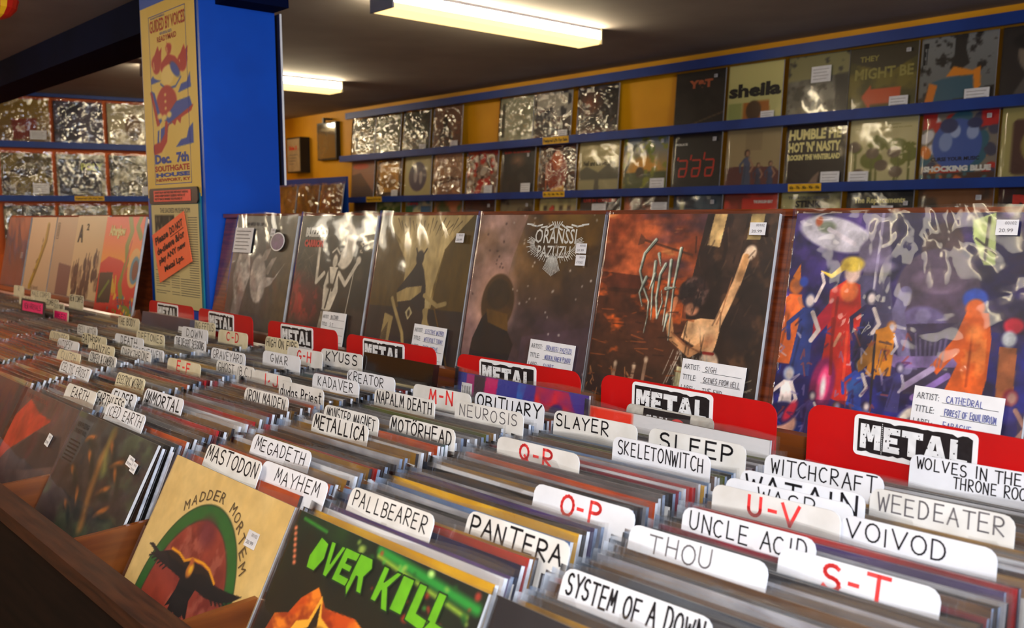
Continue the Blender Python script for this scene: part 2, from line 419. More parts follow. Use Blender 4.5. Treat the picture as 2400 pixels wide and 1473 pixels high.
# ------------------------------------------------------------------ the room
def struct(name, x0, x1, y0, y1, z0, z1, m): return tag(box(name, x0, x1, y0, y1, z0, z1, m), kind='structure')
struct('floor', -8.6, 2.7, -2.7, 4.3, -.06, 0, FLOOR)
struct('ceiling', -8.6, 2.7, 1.17, 4.3, 2.15, 2.25, CEIL)
o = struct('ceiling', -8.6, 2.7, -2.7, 1.17, 1.99, 2.25, CEIL)
struct('wall_back', -8.6, 2.7, 4.14, 4.3, 0, 2.15, YEL)
struct('wall_front', -8.6, 2.7, -2.7, -2.55, 0, 1.99, YEL)
mb = MB()                                                # right wall with its window opening
for a in ((-2.55, -.85, 0, 1.99), (1.05, 1.17, 0, 1.99), (1.17, 4.14, 0, 2.15), (-.85, 1.05, 0, .95), (-.85, 1.05, 1.98, 1.99)):
    mb.box(2.6, 2.7, a[0], a[1], a[2], a[3])
tag(mb.build('wall_right', YEL), kind='structure')
struct('wall_left', -8.6, -8.45, -2.55, 4.14, 0, 2.15, YEL)
mb = MB()
for a in ((-.85, 1.05, .95, 1.0), (-.85, 1.05, 1.93, 1.98), (-.85, -.8, 1.0, 1.93), (1.0, 1.05, 1.0, 1.93), (.08, .12, 1.0, 1.93)):
    mb.box(2.58, 2.68, a[0], a[1], a[2], a[3])
tag(mb.build('window_1', mat('white_window_paint', (220, 220, 215), .5, .4, 8)), kind='structure')
# partition on the left that carries the second record wall (turned a little)
PL = Vector((-6.92, 2.165, 0)); PD = Vector((.199, .98, 0)).normalized()
part_rot = (0, 0, math.atan2(PD.y, PD.x))
# local x runs along the wall, local -y faces the room
PM = Matrix.Translation(PL) @ Matrix.Rotation(part_rot[2], 4, 'Z')
mb = MB().box(-3.6, .78, .03, .12, 0, 2.15)
o = mb.build('wall_partition', ORA, loc=PL, rot=part_rot); tag(o, kind='structure')
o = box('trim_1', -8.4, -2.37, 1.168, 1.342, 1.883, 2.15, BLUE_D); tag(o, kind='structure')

# blue column with its poster, notice and framed board
cl = box('support_column', -2.862, -2.458, 1.12, 1.345, .0, 1.989, BLUE_C)
tag(cl, 'square bright blue painted column standing at the left end of the rack with leaning records', 'column')
cv = Cv(110, (222, 190, 92), 330)
RB, BB = (172, 24, 22), (36, 66, 168)
cv.cloud((228, 198, 106), 4, .5, .3, 3, .6)
# generic flame-and-cloud drawing in red and blue
def flame(cx, cy, s_, fl=1):
    cv.ell(cx, cy, .075 * s_, .03 * s_, RB, 0); cv.ell(cx, cy + .018 * s_, .06 * s_, .03 * s_, RB)
    cv.poly([(cx - .05 * s_, cy - .02), (cx + .03 * fl * s_, cy - .065 * s_), (cx + .05 * fl * s_, cy - .04 * s_), (cx + .09 * fl * s_, cy - .055 * s_), (cx + .07 * s_, cy)], RB)
    cv.line([(cx - .04 * s_, cy + .025 * s_), (cx - .045 * s_, cy)], .012, (230, 200, 120))
flame(.28, .295, 1.25); flame(.52, .24, .7, -1); flame(.76, .32, 1.15)
cv.line([(.38, .33), (.5, .295), (.62, .315), (.7, .35)], .05, RB); cv.ell(.48, .375, .12, .05, (232, 204, 118)); cv.ell(.62, .355, .09, .03, BB, 20)
cv.line([(.34, .41), (.45, .445), (.62, .44), (.72, .40)], .01, BB)
cv.ell(.44, .51, .19, .078, RB, 0); cv.ell(.44, .475, .13, .05, RB)
for k in range(3): cv.ell(.42, .47 + .035 * k, .018, .008, (232, 204, 118))
cv.poly([(.15, .435), (.22, .45), (.34, .60), (.27, .625)], BB); cv.poly([(.13, .44), (.17, .445), (.3, .62), (.24, .625)], RB)
cv.poly([(.38, .60), (.62, .515), (.86, .505), (.9, .555), (.5, .625)], BB); cv.poly([(.44, .625), (.92, .545), (.88, .575), (.7, .60), (.68, .63), (.62, .605), (.58, .635), (.52, .615), (.40, .65)], RB)
cv.poly([(.25, .65), (.46, .62), (.42, .70), (.22, .745)], BB); cv.line([(.42, .63), (.40, .69), (.30, .735), (.18, .745)], .055, RB)
cv.line([(.30, .63), (.28, .7)], .025, (232, 204, 118))
for k in range(3): cv.ell(.30 + .09 * k, .575 + .01 * (k % 2), .045, .016, (232, 204, 118))
for pts in ([(.16, .375), (.2, .36), (.23, .375), (.28, .385), (.36, .395), (.16, .402)], [(.66, .475), (.72, .435), (.82, .43), (.88, .385), (.89, .46)], [(.58, .745), (.68, .71), (.78, .705), (.82, .66), (.9, .635), (.9, .735)]):
    cv.poly(pts, BB)
pst = empty('gig_poster', (-2.664, 1.117, 1.366))
tag(pst, 'tall cream gig poster printed in red and blue on the blue column', 'poster')
link('paper', cv.mesh('paper', .376, .556, PRINT_M), pst)
mb = MB()
def frame_rect(mb, x0, x1, z0, z1, wd, mi, y):
    for p in ([(x0, z0), (x1, z0)], [(x1, z0), (x1, z1)], [(x1, z1), (x0, z1)], [(x0, z1), (x0, z0)]): stroke(mb, p, wd, mi, y)
text(mb, 'GUIDED BY VOICES', -.12, .125, .523, .562, 0, -.0006, .02)
text(mb, 'READYMAID', -.07, .065, .489, .506, 0, -.0006, .02)
text(mb, 'SOUTHGATE', -.125, .118, .083, .102, 0, -.0006, .035)
text(mb, 'NEWPORT, KY', -.12, .12, .049, .061, 0, -.0006, .035)
text(mb, 'TRUNKSTOP PRESENTS', -.115, -.01, .565, .571, 1, -.0006, .01)
text(mb, 'WITH SPECIAL GUESTS', -.05, .035, .509, .518, 1, -.0006, .01)
text(mb, 'Dec.  7th', -.122, .115, .107, .139, 1, -.0006, .05)
text(mb, 'HOUSE', -.12, .118, .065, .079, 1, -.0006, .06)
frame_rect(mb, -.127, .127, .043, .575, .0022, 1, -.0004)
mb.v = [(x, y, z * .9115) for x, y, z in mb.v]
mb.build('lettering', [mat('poster_red_ink', RB, .6, .3, 30), mat('poster_blue_ink', BB, .6, .3, 30)], pst)
# clipboard with the printed page
cb = empty('clipboard', (-2.66, 1.116, 1.045))
tag(cb, 'black clipboard holding a printed page on the column below the poster', 'clipboard')
MB().box(-.172, .176, -.001, .003, .0, .33).build('backing', mat('teal_board', (10, 120, 140), .5, .4, 10), cb)
cv = Cv(90, (206, 192, 140), 90)
cv.poly([(.07, .1), (.5, .1), (.5, .42), (.07, .62)], (52, 48, 40))
for k in range(26):
    a = random.uniform(.08, .48); b = random.uniform(.12, .4); cv.ell(a, b, .015, .03, random.choice([(150, 140, 110), (100, 92, 74), (30, 26, 22)]))
link('page', cv.mesh('page', .33, .30, PRINT_M, yoff=-.002), cb)
mb = MB()
text(mb, 'THE SACRED MUSHROOM', -.10, .11, .276, .29, 0, -.003, .0)
for k in range(34):
    z = .262 - k * .0068
    if z > .09 and k < 26: stroke(mb, [(.095, z), (.155, z)], .0016, 0, -.003)
    elif z > .03: stroke(mb, [(.03, z), (.155, z)], .0016, 0, -.003)
    if z < .11 and k % 7 != 3: stroke(mb, [(-.15, z), (-.05 - .03 * (k % 3 == 0), z)], .0014, 0, -.003); stroke(mb, [(-.035, z), (.02, z)], .0014, 0, -.003)
mb.build('print', PRINTGREY, cb)
MB().prism(rrect(-.168, .172, .302, .348, .012), -.006, 0).build('clip', FRAME_BLK, cb)
mb = MB(); mb.box(-.13, .128, -.0075, -.0062, .309, .341, 0)
for k in range(3): text(mb, ['DON\'T PLAY ANY RECORD WITHOUT ASKING', 'AND KEEP EVERY SLEEVE WITH IT', 'PUT IT BACK WHERE YOU FOUND IT'][k], -.12, .115 - .02 * k, .332 - k * .0095, .3385 - k * .0095, 1, -.0082, .03)
mb.build('clip_notice', [mat('coral_paper', (250, 96, 78), .5, .3, 20), INK], cb)
nt = empty('orange_notice', (-2.674, 1.108, 1.219), (0, -math.atan2(.072, .233), 0))
tag(nt, 'tilted bright orange paper notice taped over the clipboard page', 'notice')
MB().box(-.122, .122, -.0008, .0008, -.074, .074).build('paper', mat('fluorescent_orange_paper', (255, 122, 78), .55, .3, 20, (255, 114, 70)), nt)
mb = MB()
for s_, x0, x1, z in (('Please', -.105, -.005, .036), ('DO NOT', .008, .104, .036), ('de-sleeve &/or', -.104, .104, .004), ('play ANY new', -.1, .1, -.028), ('Metal Lps.', -.07, .075, -.06)):
    text(mb, s_, x0, x1, z, z + .023, 0, -.0015, .035)
stroke(mb, [(.008, .031), (.104, .031)], .002, 0, -.0015)
mb.build('lettering', INK, nt)
fb = MB().box(-2.78, -2.437, 1.349, 1.354, 1.398, 1.879, 0).build('framed_board', [FRAME_BLK]);
tag(fb, 'tall black-backed board fixed behind the blue column, its edge thin and white', 'board')
MB().box(-2.437, -2.4345, 1.3488, 1.3542, 1.398, 1.879).build('white_edge', STICKER_WHITE, fb)

# fluorescent lamps
def lamp(x0, x1, y0, y1, zc, label, side=True, bot=None):
    r = empty('ceiling_light', ((x0 + x1) / 2, (y0 + y1) / 2, zc)); tag(r, label, 'ceiling light', 'wraparound fluorescent ceiling lights')
    w, l, h = (x1 - x0) / 2, (y1 - y0) / 2, .07
    mb = MB(); mb.box(-w, w, -l, l, -.012, 0)
    mb.build('housing', LGREY, r)
    MB().box(-w - .004, w + .004, -l - .008, -l, -h, 0).build('end_cap', LGREY, r)
    MB().box(-w - .004, w + .004, l, l + .008, -h, 0).build('end_cap', mat('lamp_far_cap', (215, 205, 170), .4, .3, 8), r)
    mb = MB(); b = .022
    vs = [(-w, -l, -.012), (-w, -l, -h + b), (-w + b * .4, -l, -h), (w - b * .4, -l, -h), (w, -l, -h + b), (w, -l, -.012)]
    vs += [(x, l, z) for x, _, z in vs]
    mb.add(vs, [(0, 1, 7, 6), (4, 5, 11, 10)], 0); mb.add(vs, [(1, 2, 8, 7), (2, 3, 9, 8), (3, 4, 10, 9)], 1)
    mb.build('diffuser', [LSIDE, bot or LBOT], r)
lamp(-3.06, -2.92, 2.09, 3.235, 2.15, 'long fluorescent ceiling light nearest the camera over the far aisle')
lamp(-5.25, -5.1, 2.05, 3.24, 2.15, 'fluorescent ceiling light half hidden behind the blue column')
lamp(-7.48, -7.32, 2.5, 3.7, 2.15, 'added unseen ceiling light behind the orange wall at the far left')  # hidden lamp added to brighten the far left corner
for x, y in ((-1.25, -.35), (-4.5, -.2), (-6.9, -.3), (.9, -.5)):  # unseen lamps added and placed to light the bins and leaning covers
    lamp(x - .16, x + .16, y - .55, y + .55, 1.99, 'added unseen ceiling light in the front room, %s' % {-1.25: 'second from the window', -4.5: 'third from the window', -6.9: 'fourth from the window', .9: 'nearest the window'}[x], bot=LBOT2)

# far wall: ledges, tags and every record standing on them
def ledge(x0, x1, z0, z1, label, tags=(), name='record_ledge', parent_m=None, y=4.03, ybk=4.14):
    mb = MB(); mb.box(x0, x1, y, y + .02, z0, z1); 
    if name == 'record_ledge': mb.box(x0, x1, y + .02, ybk, z0, z0 + .012)
    else: mb.box(x0, x1, y + .02, ybk, z1 - .012, z1)
    o = mb.build(name, BLUE); tag(o, label, 'shelf' if name == 'record_ledge' else 'trim board')
    if parent_m is not None: o.matrix_world = parent_m
    for (a, b, c, d, s_) in tags:
        m2 = MB(); m2.box(a, b, y - .003, y - .0005, c, d, 0)
        if s_: text(m2, s_, a + .008, b - .008, c + .01, d - .01, 1, y - .0036, .03)
        m2.build('shelf_tag', [mat('yellow_tag', (225, 175, 30), .5, .3, 30), INK], o)
    return o
ledge(-6.30, 2.5, 2.055, 2.103, 'dark blue trim board above the top row of records on the yellow wall', name='trim_board')
ledge(-6.40, 2.5, 1.732, 1.778, 'upper blue ledge carrying the top row of records on the yellow wall', ((-4.103, -3.886, 1.735, 1.776, 'Featured LPs For Sale'),))
ledge(-6.36, 2.5, 1.411, 1.453, 'second blue ledge on the yellow wall under the Humble row of records', ((-6.03, -5.827, 1.413, 1.452, 'Featured LPs For Sale'), (-4.103, -3.921, 1.416, 1.45, '60s - 70s - 80s - 90s - 00s'), (-2.422, -2.25, 1.414, 1.45, '60s - 70s - 80s - 90s - 00s')))
bpy.data.objects['record_ledge.001']['label'] = 'second blue ledge down on the yellow wall, carrying the middle row of records'
ledge(-6.36, 2.5, 1.09, 1.132, 'lowest blue ledge on the yellow wall, hidden behind the wooden rack')

SLW = [sleeve_mesh('plastic_sleeve', .322, .318, SLEEVE_W, .004, 14, 40 + i) for i in range(5)]
SLMD = [sleeve_mesh('plastic_sleeve', .318, .315, SLEEVE_M, .002, 12, 50 + i) for i in range(5)]
EDGE = mat('jacket_edge_white', (205, 205, 208), .6, .3, 40, (180, 182, 190))
BACKC = mat('jacket_card', (120, 110, 100), .6, .3, 20)
def price_card(parent, x, z, w=.075, h=.06, rot=0., y=-.008, lines=4, name='price_card'):
    m2 = MB(); M4 = Matrix.Translation((x, 0, z)) @ Matrix.Rotation(rot, 4, 'Y')
    m2.box(-w / 2, w / 2, y, y + .0006, -h / 2, h / 2, 0, M4)
    m3 = MB()
    for k in range(lines):
        zz = h / 2 - h * (k + 1) / (lines + 1); stroke(m3, [(-w * .4, zz), (w * (.38 - .1 * (k % 2)), zz)], .002, 1, y - .0006)
    m2.add(m3.v, m3.f, 1, M4)
    return m2.build(name, [PAPER_TAG, INKGREY], parent)
JK = MB().box(-.156, .156, .0005, .006, 0, .311, 0, mis=(0, 0, 0, 0, 0, 1)).mesh('jacket', [BACKC, EDGE])
def album(cv, label, loc, tilt=0., rotz=0., wd=.312, group=None, sleeve=0, cards=(), letter=None, cat='record album', n=None):
    r = empty('record_album', loc, (-math.radians(tilt), 0, rotz)); tag(r, label, cat, group)
    link('jacket', JK, r)
    link('front_cover', cv.mesh('front_cover', wd, .311), r)
    if letter:
        m2 = MB(); mats = letter(m2); m2.build('lettering', mats, r)
    if sleeve is not None: link('plastic_sleeve', (SLW if sleeve < 100 else SLMD)[sleeve % 5], r)
    for c in cards: price_card(r, *c)
    return r
M_ = lambda nm, rgb, **k: mat(nm, rgb, .45, .4, 60, **k)
INKS = {'copper': M_('copper_print', (190, 96, 58)), 'black': INK, 'white': M_('white_print', (225, 225, 220)), 'cream': M_('cream_print', (232, 222, 150)),
        'red': M_('red_print', (205, 40, 26)), 'gold': M_('gold_print', (190, 160, 70)), 'olive': M_('olive_print', (150, 140, 70)), 'lime': M_('lime_print', (176, 186, 40)), 'grey': PRINTGREY}
def T(*specs):     # (string, ink, x0, x1, z0, z1, bold)
    def f(mb):
        ms = []
        for s_, ink, x0, x1, z0, z1, bo in specs:
            if INKS[ink] not in ms: ms.append(INKS[ink])
            text(mb, s_, x0, x1, z0, z1, ms.index(INKS[ink]), -.0008, bo)
        return ms
    return f
def wv(bg, n=44): return Cv(n, bg)
row1 = [
 (-6.298, -5.993, lambda: wv((96, 90, 60)).cloud((60, 56, 40), 4, .5, .2, 1).cloud((120, 116, 80), 7, .6, .1, 2), 'olive crinkled-film album, leftmost in the top row of the yellow wall', None, ()),
 (-5.975, -5.652, lambda: wv((74, 78, 52)).cloud((120, 122, 88), 6, .5, .15, 3).ell(.7, .25, .22, .12, (110, 104, 96)), 'grey-green album in crinkled film, second in the top row of the yellow wall', None, ()),
 (-5.625, -5.294, lambda: wv((70, 72, 48)).cloud((40, 40, 30), 3, .5, .2, 5).line([(0, .1), (.9, .8)], .05, (110, 112, 84)), 'dark olive album with white price card, third in the top row', None, ((.09, .04),)),
 (-5.274, -4.936, lambda: wv((128, 88, 66)).grad((150, 110, 84), (96, 60, 44)).poly([(.22, 1), (.24, .6), (.36, .45), (.34, .25), (.42, .16), (.52, .26), (.5, .44), (.68, .55), (.72, 1)], (44, 30, 26)), 'brown album with a dark standing silhouette and price card, top row', None, ((.09, .045),)),
 (-4.567, -4.249, lambda: wv((150, 150, 122)).cloud((176, 176, 150), 3, .5, .3, 6).poly([(.07, .12), (.16, .12), (.16, .8), (.07, .8)], (90, 90, 76)), 'plain pale grey-green album right of the gap in the top row', None, ()),
 (-4.241, -3.918, lambda: wv((160, 156, 150)).poly([(0, .5), (1, .5), (1, 1), (0, 1)], (50, 28, 30)).cloud((30, 30, 50), 5, .55, .1, 8, mask=None).poly([(.05, .05), (.9, .05), (.9, .3), (.05, .3)], (180, 174, 160)), 'album with pale top and dark maroon lower half under shiny film, top row', None, ((.1, .045),)),
 (-3.869, -3.553, lambda: wv((30, 22, 24)).ell(.28, .32, .22, .16, (150, 82, 56), soft=.3).ell(.45, .95, .45, .14, (130, 60, 30), soft=.25).cloud((60, 52, 60), 5, .62, .1, 9), 'black album with copper glow left of the empty yellow gap, top row', None, ()),
 (-3.147, -2.84, lambda: wv((28, 24, 24)).cloud((42, 36, 34), 4, .5, .3, 10).line([(0, .98), (1, .72)], .015, (120, 90, 66)), 'black album with copper lettering just right of the second gap, top row', T(('Y&T', 'copper', -.07, .08, .222, .265, .06)), ((.10, .275, .02, .016),)),
 (-2.819, -2.5, lambda: wv((190, 184, 122)).grad((206, 198, 130), (170, 170, 110)).poly([(.3, .62), (.78, .6), (.8, 1), (.3, 1)], (160, 96, 28)).ell(.5, .75, .14, .16, (70, 44, 22)).poly([(.02, .62), (.28, .62), (.28, 1), (.02, 1)], (140, 150, 86)), 'pale yellow album with large lower-case black lettering, top row', T(('sheila', 'black', -.15, .15, .145, .215, .05)), ((.085, .04),)),
 (-2.473, -2.165, lambda: wv((118, 114, 104)).cloud((90, 86, 78), 5, .5, .2, 11).poly([(.78, .3), (1, .28), (1, 1), (.82, 1)], (44, 40, 38)).poly([(0, 0), (1, 0), (1, .32), (0, .38)], (132, 126, 84)).cloud((60, 56, 50), 8, .66, .08, 12), 'grey blouse-front album with a white card near its top, top row', None, ((.02, .215, .1, .075),)),
 (-2.156, -1.849, lambda: wv((112, 100, 36)).cloud((76, 70, 30), 4, .5, .2, 13).poly([(0, 0), (1, 0), (1, .2), (.6, .4), (0, .2)], (60, 52, 36)).poly([(.2, .72), (.34, .55), (.34, .62), (.78, .62), (.78, .84), (.34, .84), (.34, .93)], (196, 78, 36)), 'olive album with an orange arrow and faint tall capitals, top row', T(('THEY', 'olive', -.11, -.02, .245, .27, .03), ('MIGHT BE', 'olive', -.13, .14, .165, .215, .03)), ((.085, .045, .085, .065), (.115, .275, .02, .016))),
 (-1.829, -1.525, lambda: wv((110, 112, 114), 60).grad((126, 128, 130), (96, 98, 98)).poly([(.45, 0), (.62, 0), (.6, .2), (.66, .4), (.5, .5), (.4, .45), (.45, .25)], (40, 36, 36)).cloud((40, 36, 36), 9, .6, .1, 15, mask=None).poly([(0, .82), (1, .72), (1, 1), (0, 1)], (44, 36, 32)).poly([(.1, .9), (.16, .62), (.3, .58), (.7, .55), (.74, .85), (.3, .88)], (56, 92, 112)).poly([(.08, .92), (.14, .62), (.25, .66), (.2, .9)], (210, 120, 30)).poly([(.36, .55), (.45, .42), (.7, .5), (.8, .45), (.82, .72), (.74, .8), (.72, .56)], (222, 134, 30)), 'grey and blue album with orange flames and black smoke, top row', T(('JET', 'black', -.15, -.125, .17, .29, .05)), ((.09, .045, .1, .065),)),
 (-1.502, -1.19, lambda: wv((44, 38, 38)).ell(.45, .35, .25, .3, (120, 108, 96)).ell(.42, .2, .3, .12, (30, 26, 26)).poly([(.1, 1), (.3, .65), (.7, .65), (.9, 1)], (86, 80, 76)), 'dark portrait album cut by the right edge of view, top row', None, ()),
]
row2 = [
 (-6.312, -6.022, lambda: wv((150, 100, 80)).poly([(0, .35), (.4, .3), (1, .8), (1, 1), (0, 1)], (86, 60, 56)).ell(.4, .14, .35, .07, (190, 70, 50)), 'pink and brown album, leftmost in the middle row of the yellow wall', None, ()),
 (-5.965, -5.662, lambda: wv((84, 60, 30)).poly([(.12, .12), (.9, .12), (.9, .8), (.12, .8)], (196, 140, 40)).ell(.5, .55, .3, .16, (140, 96, 30)), 'amber album in a brown border, second in the middle row', None, ((.09, .05, .08, .05),)),
 (-5.619, -5.292, lambda: wv((176, 166, 112)).ell(.5, .47, .34, .34, (52, 44, 78)).ell(.42, .45, .07, .16, (150, 144, 150)).ell(.62, .5, .06, .15, (160, 150, 150)), 'cream album with a dark purple oval, middle row', None, ()),
 (-5.272, -4.951, lambda: wv((170, 134, 104)).grad((186, 150, 120), (150, 110, 84)).poly([(0, .62), (.6, .5), (1, .55), (1, .6), (.4, .66), (0, .8)], (90, 66, 54)).line([(.3, .1), (.1, .95)], .04, (214, 200, 170)), 'tan album with a pale diagonal streak, middle row', None, ()),
 (-4.909, -4.583, lambda: wv((128, 104, 92)).spots(60, .03, .09, [(60, 40, 36), (170, 150, 130), (190, 40, 34), (200, 190, 176)], 5).poly([(0, 0), (1, 0), (1, .07), (0, .07)], (176, 50, 36)), 'red and white collage album with a white price card, middle row', None, ((.08, .05, .08, .06),)),
 (-4.554, -4.242, lambda: wv((44, 40, 38)).ell(.5, .25, .14, .09, (150, 110, 84), soft=.2).cloud((60, 54, 50), 5, .6, .2, 7), 'near-black album with a thin red title line, middle row', T(('QUEEN  the last broadcast', 'red', -.13, .11, .277, .292, .02)), ((.09, .05, .085, .07), (.1, .262, .018, .02))),
 (-4.2, -3.885, lambda: wv((56, 30, 24)).ell(.5, .55, .28, .4, (140, 50, 28)).ell(.5, .3, .14, .2, (196, 96, 50)).poly([(.3, 1), (.4, .85), (.7, .8), (.75, 1)], (214, 150, 40)).line([(.2, .35), (.22, 1)], .03, (190, 90, 50)), 'dark red album with an orange-lit guitarist, middle row', None, ()),
 (-3.864, -3.54, lambda: wv((158, 146, 96)).grad((172, 158, 104), (140, 130, 90)).poly([(0, .55), (.2, .46), (.5, .58), (.75, .42), (1, .5), (1, .72), (0, .72)], (78, 74, 56)).poly([(.4, .9), (.42, .62), (.52, .62), (.54, .9)], (70, 66, 54)).poly([(0, .72), (1, .72), (1, 1), (0, 1)], (146, 136, 96)).poly([(.4, .95), (.43, .6), (.51, .6), (.54, .95)], (80, 74, 58)), 'sepia album with a small standing figure in a field, middle row', T(('Neil and the wild ones', 'black', -.12, .13, .17, .2, .03)), ()),
 (-3.518, -3.195, lambda: wv((120, 132, 140)).grad((110, 122, 136), (196, 140, 40), .1, .7).ell(.5, .55, .32, .2, (214, 150, 40), soft=.1).ell(.62, .2, .09, .1, (96, 116, 30)).poly([(0, .62), (1, .6), (1, 1), (0, 1)], (72, 78, 36)).ell(.4, .62, .1, .1, (66, 50, 30)).cloud((130, 132, 34), 6, .6, .1, 9).line([(.05, .6), (.25, .15), (.5, .05)], .06, (70, 76, 66)), 'painted album of yellow sky over green ground, middle row', None, ((.1, .045, .1, .075), (.12, .285, .018, .02))),
 (-3.161, -2.858, lambda: wv((26, 22, 26)), 'black album with three red digit-like marks, middle row', lambda mb: seg_marks(mb), ((.115, .275, .022, .02),)),
 (-2.819, -2.51, lambda: wv((150, 132, 96), 60).poly([(0, .62), (.2, .6), (.9, .62), (1, .7), (1, 1), (0, 1)], (88, 44, 46)).poly([(.36, .05), (.66, .05), (.66, .35), (.36, .35)], (136, 118, 86)).figure(.4, .95, .62, (150, 110, 86), (60, 70, 96), (54, 34, 26)).figure(.62, .97, .42, (160, 120, 96), (52, 52, 76), (60, 36, 26)).figure(.84, .97, .44, (160, 120, 96), (50, 60, 92), (60, 36, 26)), 'tan album of three people on a maroon couch, middle row', None, ()),
 (-2.475, -2.17, lambda: wv((34, 22, 24)).poly([(.35, 1), (.5, .8), (.6, .72), (.55, 1)], (120, 96, 84)), 'black album with big cream capitals in three lines, middle row', T(('HUMBLE PIE', 'cream', -.14, .13, .237, .288, .05), ("HOT 'N' NASTY", 'cream', -.14, .13, .178, .228, .05), ('ROCKIN\' THE WINTERLAND', 'cream', -.14, .13, .14, .168, .06)), ((.09, .045, .095, .07),)),
 (-2.144, -1.84, lambda: trees_cv(), 'cream album printed with olive umbrella-shaped trees, middle row', T(('a gathering of flowers', 'olive', -.09, .08, .276, .285, .01), ('the anthology of the stems and the petals', 'olive', -.13, .13, .262, .27, .01)), ((-.1, .04, .095, .07),)),
 (-1.809, -1.51, lambda: wv((120, 110, 100), 60).spots(46, .05, .12, [(176, 40, 30), (210, 120, 40), (60, 60, 84), (200, 196, 200), (40, 90, 110)], 8).poly([(0, .0), (.2, 0), (.18, .2), (0, .22)], (170, 30, 26)).poly([(.78, 0), (1, 0), (1, .2), (.78, .22)], (180, 26, 30)).poly([(0, .82), (1, .82), (1, 1), (0, 1)], (70, 44, 36)).ell(.48, .44, .33, .35, (56, 84, 160)).ell(.33, .4, .09, .13, (120, 140, 190)).ell(.45, .26, .07, .09, (150, 165, 205)).ell(.68, .28, .08, .1, (140, 156, 200)).ell(.36, .18, .12, .1, (36, 46, 96)).ell(.7, .16, .1, .07, (34, 44, 92)).spots(20, .02, .04, [(200, 100, 40), (60, 100, 110)], 3, (0, 1, .84, 1)), 'busy collage album with a blue photo disc in its middle, middle row', T(('SHOCKING BLUE', 'white', -.14, .14, .06, .085, .07), ('CURSE YOUR MUSIC', 'black', -.11, .09, .105, .122, .03)), ((.12, .285, .018, .018),)),
 (-1.488, -1.18, lambda: wv((160, 150, 92)).poly(rrect(.14, .95, .16, .88, .06), (78, 50, 44)).ell(.5, .5, .25, .28, (140, 124, 70)).ell(.5, .5, .12, .16, (60, 44, 36)), 'cream album with a brown rounded panel at the right edge of view, middle row', None, ()),
]
def seg_marks(mb):
    for k, cx in enumerate((-.085, 0, .085)):
        for p in ([(cx - .02, .13), (cx + .025, .13)], [(cx + .03, .125), (cx + .028, .09)], [(cx + .028, .08), (cx + .02, .05)], [(cx + .015, .045), (cx - .02, .045)], [(cx - .022, .05), (cx - .02, .08)], [(cx - .03, .155 + .01 * (k - 1)), (cx - .034, .135)], [(cx - .015, .087), (cx + .022, .087)]):
            stroke(mb, [(a, b + .04) for a, b in p], .009, 0, -.0008)
    text(mb, 'POLICE', -.135, -.06, .25, .262, 1, -.0008, .04)
    return [INKS['red'], INKS['white']]
def trees_cv():
    c = wv((186, 176, 128), 60)
    for x, y, rx, ry in ((.42, .36, .15, .12), (.1, .42, .1, .08), (.7, .4, .16, .1), (.9, .5, .14, .14), (.35, .6, .17, .13), (.75, .6, .12, .1)):
        c.ell(x, y, rx, ry, (104, 108, 36)); c.line([(x, y), (x + .01, 1)], .035, (98, 100, 40))
    c.cloud((186, 176, 128), 14, .7, .05, 4, mask=(c.Y > .3))
    for x, y in ((.36, .5), (.08, .4), (.5, .68), (.72, .78), (.68, .5), (.16, .8)): c.ell(x, y, .1, .08, (100, 82, 66))
    return c
row3 = [
 (-6.31, -6.013, (110, 70, 56), (70, 44, 34), 'brown album'), (-5.996, -5.679, (176, 168, 112), (70, 90, 40), 'cream album with a green patch'), (-5.626, -5.307, (186, 180, 140), (60, 100, 120), 'white album with red title and blue picture strip'),
 (-5.278, -4.959, (170, 100, 60), (60, 84, 40), 'orange and green album'), (-4.936, -4.628, (70, 34, 28), (40, 22, 20), 'dark red album'), (-4.577, -4.251, (46, 36, 34), (120, 110, 84), 'dark album with pale lower corner'),
 (-4.204, -3.885, (186, 174, 116), (150, 140, 96), 'cream album with a row of small dark squares'), (-3.857, -3.538, (48, 36, 34), (30, 24, 24), 'black album with red capitals along its top'), (-3.515, -3.192, (60, 36, 30), (170, 90, 60), 'black and orange album with small price card'),
 (-3.157, -2.848, (30, 44, 62), (60, 80, 96), 'dark blue album with a pale lamp shape'), (-2.832, -2.522, (120, 40, 28), (190, 50, 34), 'red album'), (-2.492, -2.193, (170, 164, 112), (90, 84, 60), 'cream album with black capitals'),
 (-2.151, -1.85, (20, 24, 32), (14, 18, 26), 'dark navy album with cream script title'), (-1.818, -1.516, (46, 38, 36), (120, 74, 40), 'dark album with an orange glow low down'), (-1.491, -1.18, (40, 26, 26), (70, 36, 34), 'dark album at the right edge of view'),
]
for k, (x0, x1, fn, lab, let, cards) in enumerate(row1):
    album(fn(), lab, ((x0 + x1) / 2, 4.075, 1.745), 5, 0, group='albums on the yellow wall', sleeve=k if k < 7 else k + 100, letter=let, cards=[(*c[:2], *(c[2:] or (.075, .055))) for c in cards])
for k, (x0, x1, fn, lab, let, cards) in enumerate(row2):
    album(fn(), lab, ((x0 + x1) / 2, 4.075, 1.424), 5, 0, group='albums on the yellow wall', sleeve=k + 2 if k in (1, 3, 4, 6) else k + 100, letter=let, cards=[(*c[:2], *(c[2:] or (.075, .055))) for c in cards])
